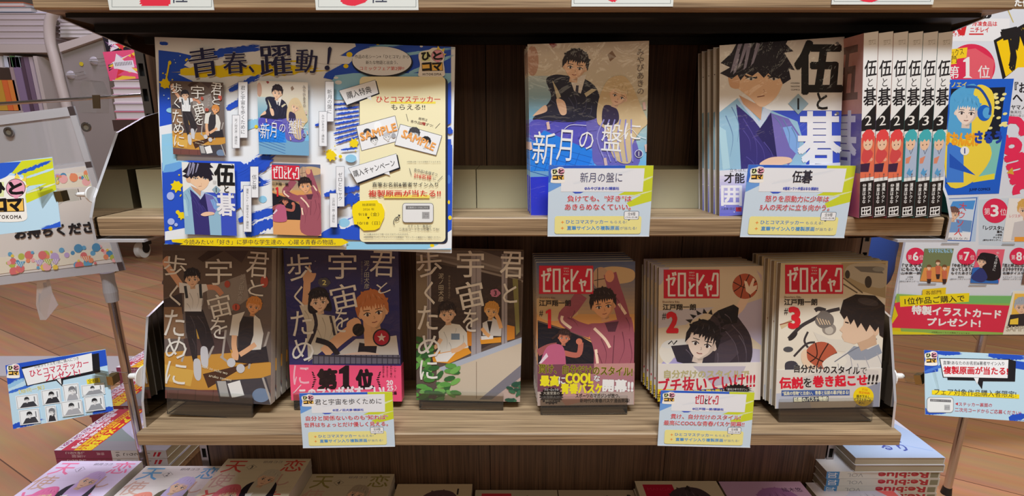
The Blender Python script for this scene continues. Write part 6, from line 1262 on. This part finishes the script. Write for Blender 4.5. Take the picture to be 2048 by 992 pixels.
m = MB(); m.prism([(-.73, .206), (-.59, .206), (-.59, .32), (-.66, .34), (-.66, .46), (-.71, .48), (-.71, .58), (-.85, .58), (-.85, .49), (-.80, .47), (-.80, .352), (-.73, .332)], 2, FZ, ZD-.0205); child(m, 'plinth', PANEL, r)
m = MB(); m.box((.49, BACK+.03, FZ), (.61, .28, ZD-.0205)); child(m, 'plinth', PANEL, r)

# ------------------------------------------------------------------ what stands in the aisle behind, left
def pbox(mb, x0, y0, x1, y1, Y, dep, col=(200, 200, 200), m=0):
    ym = (y0+y1)/2; a, b = at(x0, ym, Y), at(x1, ym, Y); a.z = at(x0, y0, Y).z; b.z = at(x1, y1, Y).z; mb.box((min(a.x, b.x), Y, min(a.z, b.z)), (max(a.x, b.x), Y+dep, max(a.z, b.z)), col, m)
YR = 2.0
r = empty('book_rack', at(170, 480, YR), 'pale grey book rack on casters in the aisle behind, left of the bookcase', 'book rack'); bpy.context.view_layer.update()
m = MB(); pbox(m, -60, 88, 104, 105, YR, .34); child(m, 'top_shelf', RACKBEIGE, r)
m = MB(); pbox(m, 100, 112, 107, 438, YR, .3); child(m, 'divider', RACKBEIGE, r)
m = MB(); pbox(m, -60, 112, 108, 470, YR+.32, .02); child(m, 'rear_sheet', mat('rack_inside', (96, 80, 66), .7), r)
m = MB(); pbox(m, -60, 222, 40, 232, YR, .3); pbox(m, -60, 440, 240, 470, YR, .4); child(m, 'lower_shelf', RACKBEIGE, r)
m = MB(); pts = catmull([(112, 22), (103, 34), (99, 55), (101, 85), (110, 120), (122, 170), (136, 222), (160, 320), (196, 470)], False); m.tube([at(x, y, YR-.03) for x, y in pts], .021, n=16); child(m, 'curved_tube', RACKBEIGE, r, smooth=True)
m = MB(); V = [at(*p, YR-.01) for p in ((118, 96), (203, 66), (240, 300), (250, 470), (190, 470), (146, 230))]; m.mesh(V+[v+Vector((0, .03, 0)) for v in V], [tuple(range(5, -1, -1)), tuple(range(6, 12))] + [(i, (i+1) % 6, (i+1) % 6+6, i+6) for i in range(6)]); child(m, 'end_sheet', RACKGREY, r)
m = MB(); V = [at(*p, YR-.03) for p in ((116, 88), (203, 62), (206, 74), (120, 104))]; m.mesh(V+[v+Vector((0, .05, 0)) for v in V], [(3, 2, 1, 0), (4, 5, 6, 7), (0, 1, 5, 4), (1, 2, 6, 5), (2, 3, 7, 6), (3, 0, 4, 7)]); child(m, 'end_rim', RACKBEIGE, r)
for cx, cy, Yc in ((283, 492, 2.19), (216, 540, 1.86)):
    c_ = at(cx, cy, Yc); rr = .046; c_.z = FZ+rr
    m = MB(); m.tube([c_+Vector((-.014, 0, 0)), c_+Vector((.014, 0, 0))], rr, n=28); m.tube([c_+Vector((-.020, .01, .005)), c_+Vector((.020, .01, .005))], rr*.55, n=20, m=1)
    m.box((c_.x-.022, Yc-.01, c_.z+rr*.5), (c_.x+.022, Yc+.05, c_.z+rr*1.5), m=1); child(m, 'caster', [WHITE, BLACK], r)
m = MB(); pbox(m, 196, 440, 300, 464, YR, .3); child(m, 'base_rail', RACKGREY, r)
for i, (hx, hy) in enumerate(((146, 150), (192, 122))):
    h_ = empty('suction_hook', at(hx, hy, YR-.012), ('clear suction hook lower left on the grey rack end', 'clear suction hook upper right on the grey rack end')[i], 'hook', 'suction hooks on the rack'); bpy.context.view_layer.update()
    c_ = at(hx-4, hy, YR-.0105); m = MB(); m.tube([c_, c_-Vector((0, .006, 0)), c_-Vector((0, .022, 0))], [.020, .017, .006], n=20); child(m, 'suction_cup', FROST, h_)
    m = MB(); m.tube([c_-Vector((0, .022, 0)), at(hx+10, hy-1, YR-.036), at(hx+24, hy-4, YR-.034)], [.006, .009, .008], n=12); child(m, 'hook_arm', EDGE_CLEAR, h_)
c_ = at(163, 128, YR-.0115); m = MB(); m.tube([c_, c_-Vector((0, .0015, 0))], .0095, n=20); o = m.build('round_sticker', mat('yellow_sticker', (206, 186, 40), .5)); tag(o, 'small round yellow sticker on the grey rack end', 'sticker')
# books and magazines on the rack: every one its own
def plain_book(name, x0, y0, x1, y1, Y, dep, col, label, group, edge=None, lean=0.0, cat='book'):
    ym = (y0+y1)/2; a, b = at(x0, ym, Y), at(x1, ym, Y); a.z = at(x0, y1, Y).z; b.z = at(x1, y0, Y).z; w_, h_ = b.x-a.x, b.z-a.z
    r = empty(name, Vector((a.x, Y, a.z)), label, cat, group); r.rotation_euler = (0, lean, 0)
    lying = w_ > h_
    if lying:
        m = MB(); th = min(.004, h_*.12); m.box((0, 0, 0), (w_, dep, th), col); m.box((0, 0, h_-th), (w_, dep, h_), col); m.box((0, dep-.003, th), (w_, dep, h_-th), col); m.build('cover', PAPER, r)
        m = MB(); m.box((.003, .003, th), (w_-.003, dep-.003, h_-th), edge or (206, 200, 194)); m.build('page_block', PAPER, r)
    else:
        m = MB(); th = min(.003, w_*.12); m.box((0, 0, 0), (th, dep, h_), col); m.box((w_-th, 0, 0), (w_, dep, h_), col); m.box((th, 0, 0), (w_-th, .003, h_), edge or col); m.build('cover', PAPER, r)
        m = MB(); m.box((th, .003, .003), (w_-th, dep-.003, h_-.003), (206, 200, 194)); m.build('page_block', PAPER, r)
    return r
W5 = ('topmost', 'second', 'third', 'fourth', 'fifth', 'sixth')
for i, (x1, y0, y1) in enumerate(((99, 26, 37), (98, 37.3, 49), (95, 49.3, 61), (93, 61.3, 74), (90, 74.3, 87.5))):
    plain_book('magazine', -40 - 3*i, y0, x1, y1, YR+.01, .2, (206, 196, 196), W5[i] + ' pale magazine in the pile on the top deck of the aisle rack', 'pale magazines on the aisle rack', (190, 180, 178))
for i, (x0, y0, x1, y1, c) in enumerate(((-30, 4, 47, 13, (216, 110, 70)), (-30, 13.3, 62, 24, (150, 160, 170)), (70, 0, 100, 25.7, (196, 196, 210)))):
    plain_book('magazine', x0, y0, x1, y1 if i < 2 else 25.8, YR+.03, .15, c, ('orange magazine lying on top of the pale magazines', 'blue-grey magazine between the orange one and the pale pile', 'pale upright booklet beside the orange magazine')[i], 'magazines on the aisle rack')
for i, (x1, y0, y1) in enumerate(((178, 43, 50), (182, 50.3, 58), (184, 58.3, 66), (186, 66.3, 74.5))):
    plain_book('book', 118, y0, x1, y1, YR+.04, .16, (214, 208, 204), W5[i] + ' white book in the short pile on the rack end', 'white books on the rack end', (200, 194, 190))
for i, (x0, c) in enumerate(((-8, (214, 210, 206)), (7, (206, 214, 226)), (19, (110, 160, 110)), (30, (190, 206, 210)))):
    plain_book('booklet', x0, 111, x0+10.5, 134, YR+.02, .1, c, ('white booklet at the left end of the row under the top deck', 'pale blue booklet in the row under the top deck', 'green booklet in the row under the top deck', 'grey booklet at the right end of the row under the top deck')[i], 'booklets under the top deck', lean=.1)
for i, (x0, x1, c) in enumerate(((-20, 9, (206, 160, 60)), (10, 20, (226, 116, 60)), (21.5, 30, (226, 140, 66)), (30.5, 35, (206, 120, 50)))):
    plain_book('paperback', x0, 160, x1, 221, YR+.02, .12, c, ('wide mustard paperback on the lower rack shelf', 'red-orange paperback on the lower rack shelf', 'pale orange paperback on the lower rack shelf', 'brown-orange paperback on the lower rack shelf')[i], 'orange paperbacks on the rack')
for i, (x0, x1, c) in enumerate(((50, 57, (170, 150, 150)), (58, 72, (140, 120, 150)), (73, 80, (90, 70, 84)), (81, 90, (120, 100, 120)), (91, 98, (190, 176, 180)))):
    plain_book('slim_volume', x0, 114, x1, 438, YR+.02, .12, c, ('grey-pink tall volume beside the rack divider', 'lilac tall volume second from the rack divider', 'dark plum tall volume in the middle of the rack', 'mauve tall volume next to the palest one', 'palest tall volume beside the curved tube')[i], 'tall volumes in the rack')
# colourful table behind
YT = 1.6
r = empty('book_table', at(250, 250, YT), 'dark wooden book table behind the bookcase edge, piled with bright comics', 'table'); bpy.context.view_layer.update()
m = MB(); pbox(m, 226, 240, 300, 262, YT, .4); child(m, 'table_top', mat('table_dark', (70, 52, 46), .5), r)
a_ = at(228, 262, YT); b_ = at(300, 262, YT)
m = MB(); m.tube([(b_.x-.02, YT+.2, FZ+.02), (b_.x-.02, YT+.2, a_.z)], .025, n=20); child(m, 'pedestal', mat('table_dark', (70, 52, 46), .5), r)
m = MB(); m.tube([(b_.x-.02, YT+.2, FZ), (b_.x-.02, YT+.2, FZ+.02)], [.15, .14], n=32); child(m, 'foot_disc', mat('table_dark', (70, 52, 46), .5), r)
for i, (x0, y0, x1, y1, c) in enumerate(((226, 160, 268, 175, (214, 196, 206)), (224, 175.3, 270, 190, (206, 150, 170)), (226, 190.3, 272, 206, (226, 206, 214)), (228, 206.3, 274, 222, (190, 176, 190)), (230, 222.3, 276, 239.5, (214, 120, 140)))):
    plain_book('comic_book', x0, y0, x1+16, y1, YT+.03, .18, c, W5[i] + ' comic in the flat pile on the dark table', 'flat comics on the dark table', (214, 206, 206), cat='comic book')
def prop_art(bg, seed):
    def f(a):
        rnd = random.Random(seed); a.box(100, 140); a.fill(bg)
        for k in range(16): a.poly([(rnd.uniform(0, 100), rnd.uniform(0, 140)) for _ in range(3)], rnd.choice(((236, 90, 130), (246, 206, 70), (240, 236, 236), (60, 50, 66), (226, 60, 70), (206, 150, 206))))
        a.rect(20, 50, 76, 84, (236, 234, 236)); 
        for k in range(11): a.line([(26+4.4*k, 54), (26+4.4*k, 72)], 1.6, (60, 56, 60))
    return f
for i, (bl, br, tl, bg, lab) in enumerate((((214, 106), (262, 100), (208, 66), (40, 36, 44), 'black comic standing at the back of the dark table'), ((236, 104), (282, 100), (240, 70), (236, 130, 160), 'pink comic standing beside the black one at the back of the table'), ((220, 162), (292, 156), (212, 104), (236, 90, 130), 'red and pink comic with a white bar code leaning on the dark table'))):
    YB = YT + (.26, .265, .22)[i]; A = at(*bl, YB); B = at(*br, YB); T = at(*tl, YB); Mx = frame(A, B-A, T-A)
    r = book('comic_book', Mx, (B-A).length, (T-A).length, .014, lab, 'bright comics on the dark table', bg, bg, art=prop_art(bg, 70+i), material=GLOSS)
# blue bag on the floor seen under the right end of the middle shelf
r = empty('cloth_bag', at(1778, 515, 1.9), 'dark blue cloth bag on the floor seen beyond the right end of the middle shelf', 'bag'); bpy.context.view_layer.update()
c_ = atZ(1768, 520, FZ); Yb = 1.35; pc = at(1766, 492, Yb)
def blob(mb, c, rx, ry, rz, seed, n=20, k=12, flat_=.8):
    rnd = random.Random(seed); rings = []
    for i in range(k+1):
        t = -math.pi/2 + math.pi*i/k; q = math.cos(t)**.6; z = math.sin(t)
        rings.append([Vector((c[0]+rx*q*math.cos(2*math.pi*j/n)*(1+.06*math.sin(3*j+i)), c[1]+ry*q*math.sin(2*math.pi*j/n), c[2]+rz*z*(1+.05*math.sin(2*j)))) for j in range(n)])
    V = [p for R in rings for p in R]; mb.mesh(V, [(i*n+j, i*n+(j+1) % n, (i+1)*n+(j+1) % n, (i+1)*n+j) for i in range(k) for j in range(n)])
m = MB(); blob(m, (pc.x, Yb+.14, FZ+.19), .15, .11, .19, 3); child(m, 'body', mat('blue_cloth', (44, 76, 160), .8), r, smooth=True)
m = MB(); m.tube(catmull([(pc.x-.07, Yb+.1, FZ+.34), (pc.x-.06, Yb+.08, FZ+.46), (pc.x+.05, Yb+.08, FZ+.46), (pc.x+.07, Yb+.1, FZ+.34)], False) if False else [Vector((pc.x+.075*math.cos(math.pi*k/14), Yb+.1, FZ+.34+.11*math.sin(math.pi*k/14))) for k in range(15)], .008, n=10); child(m, 'handle', mat('white_strap', (220, 218, 214), .7), r, smooth=True)
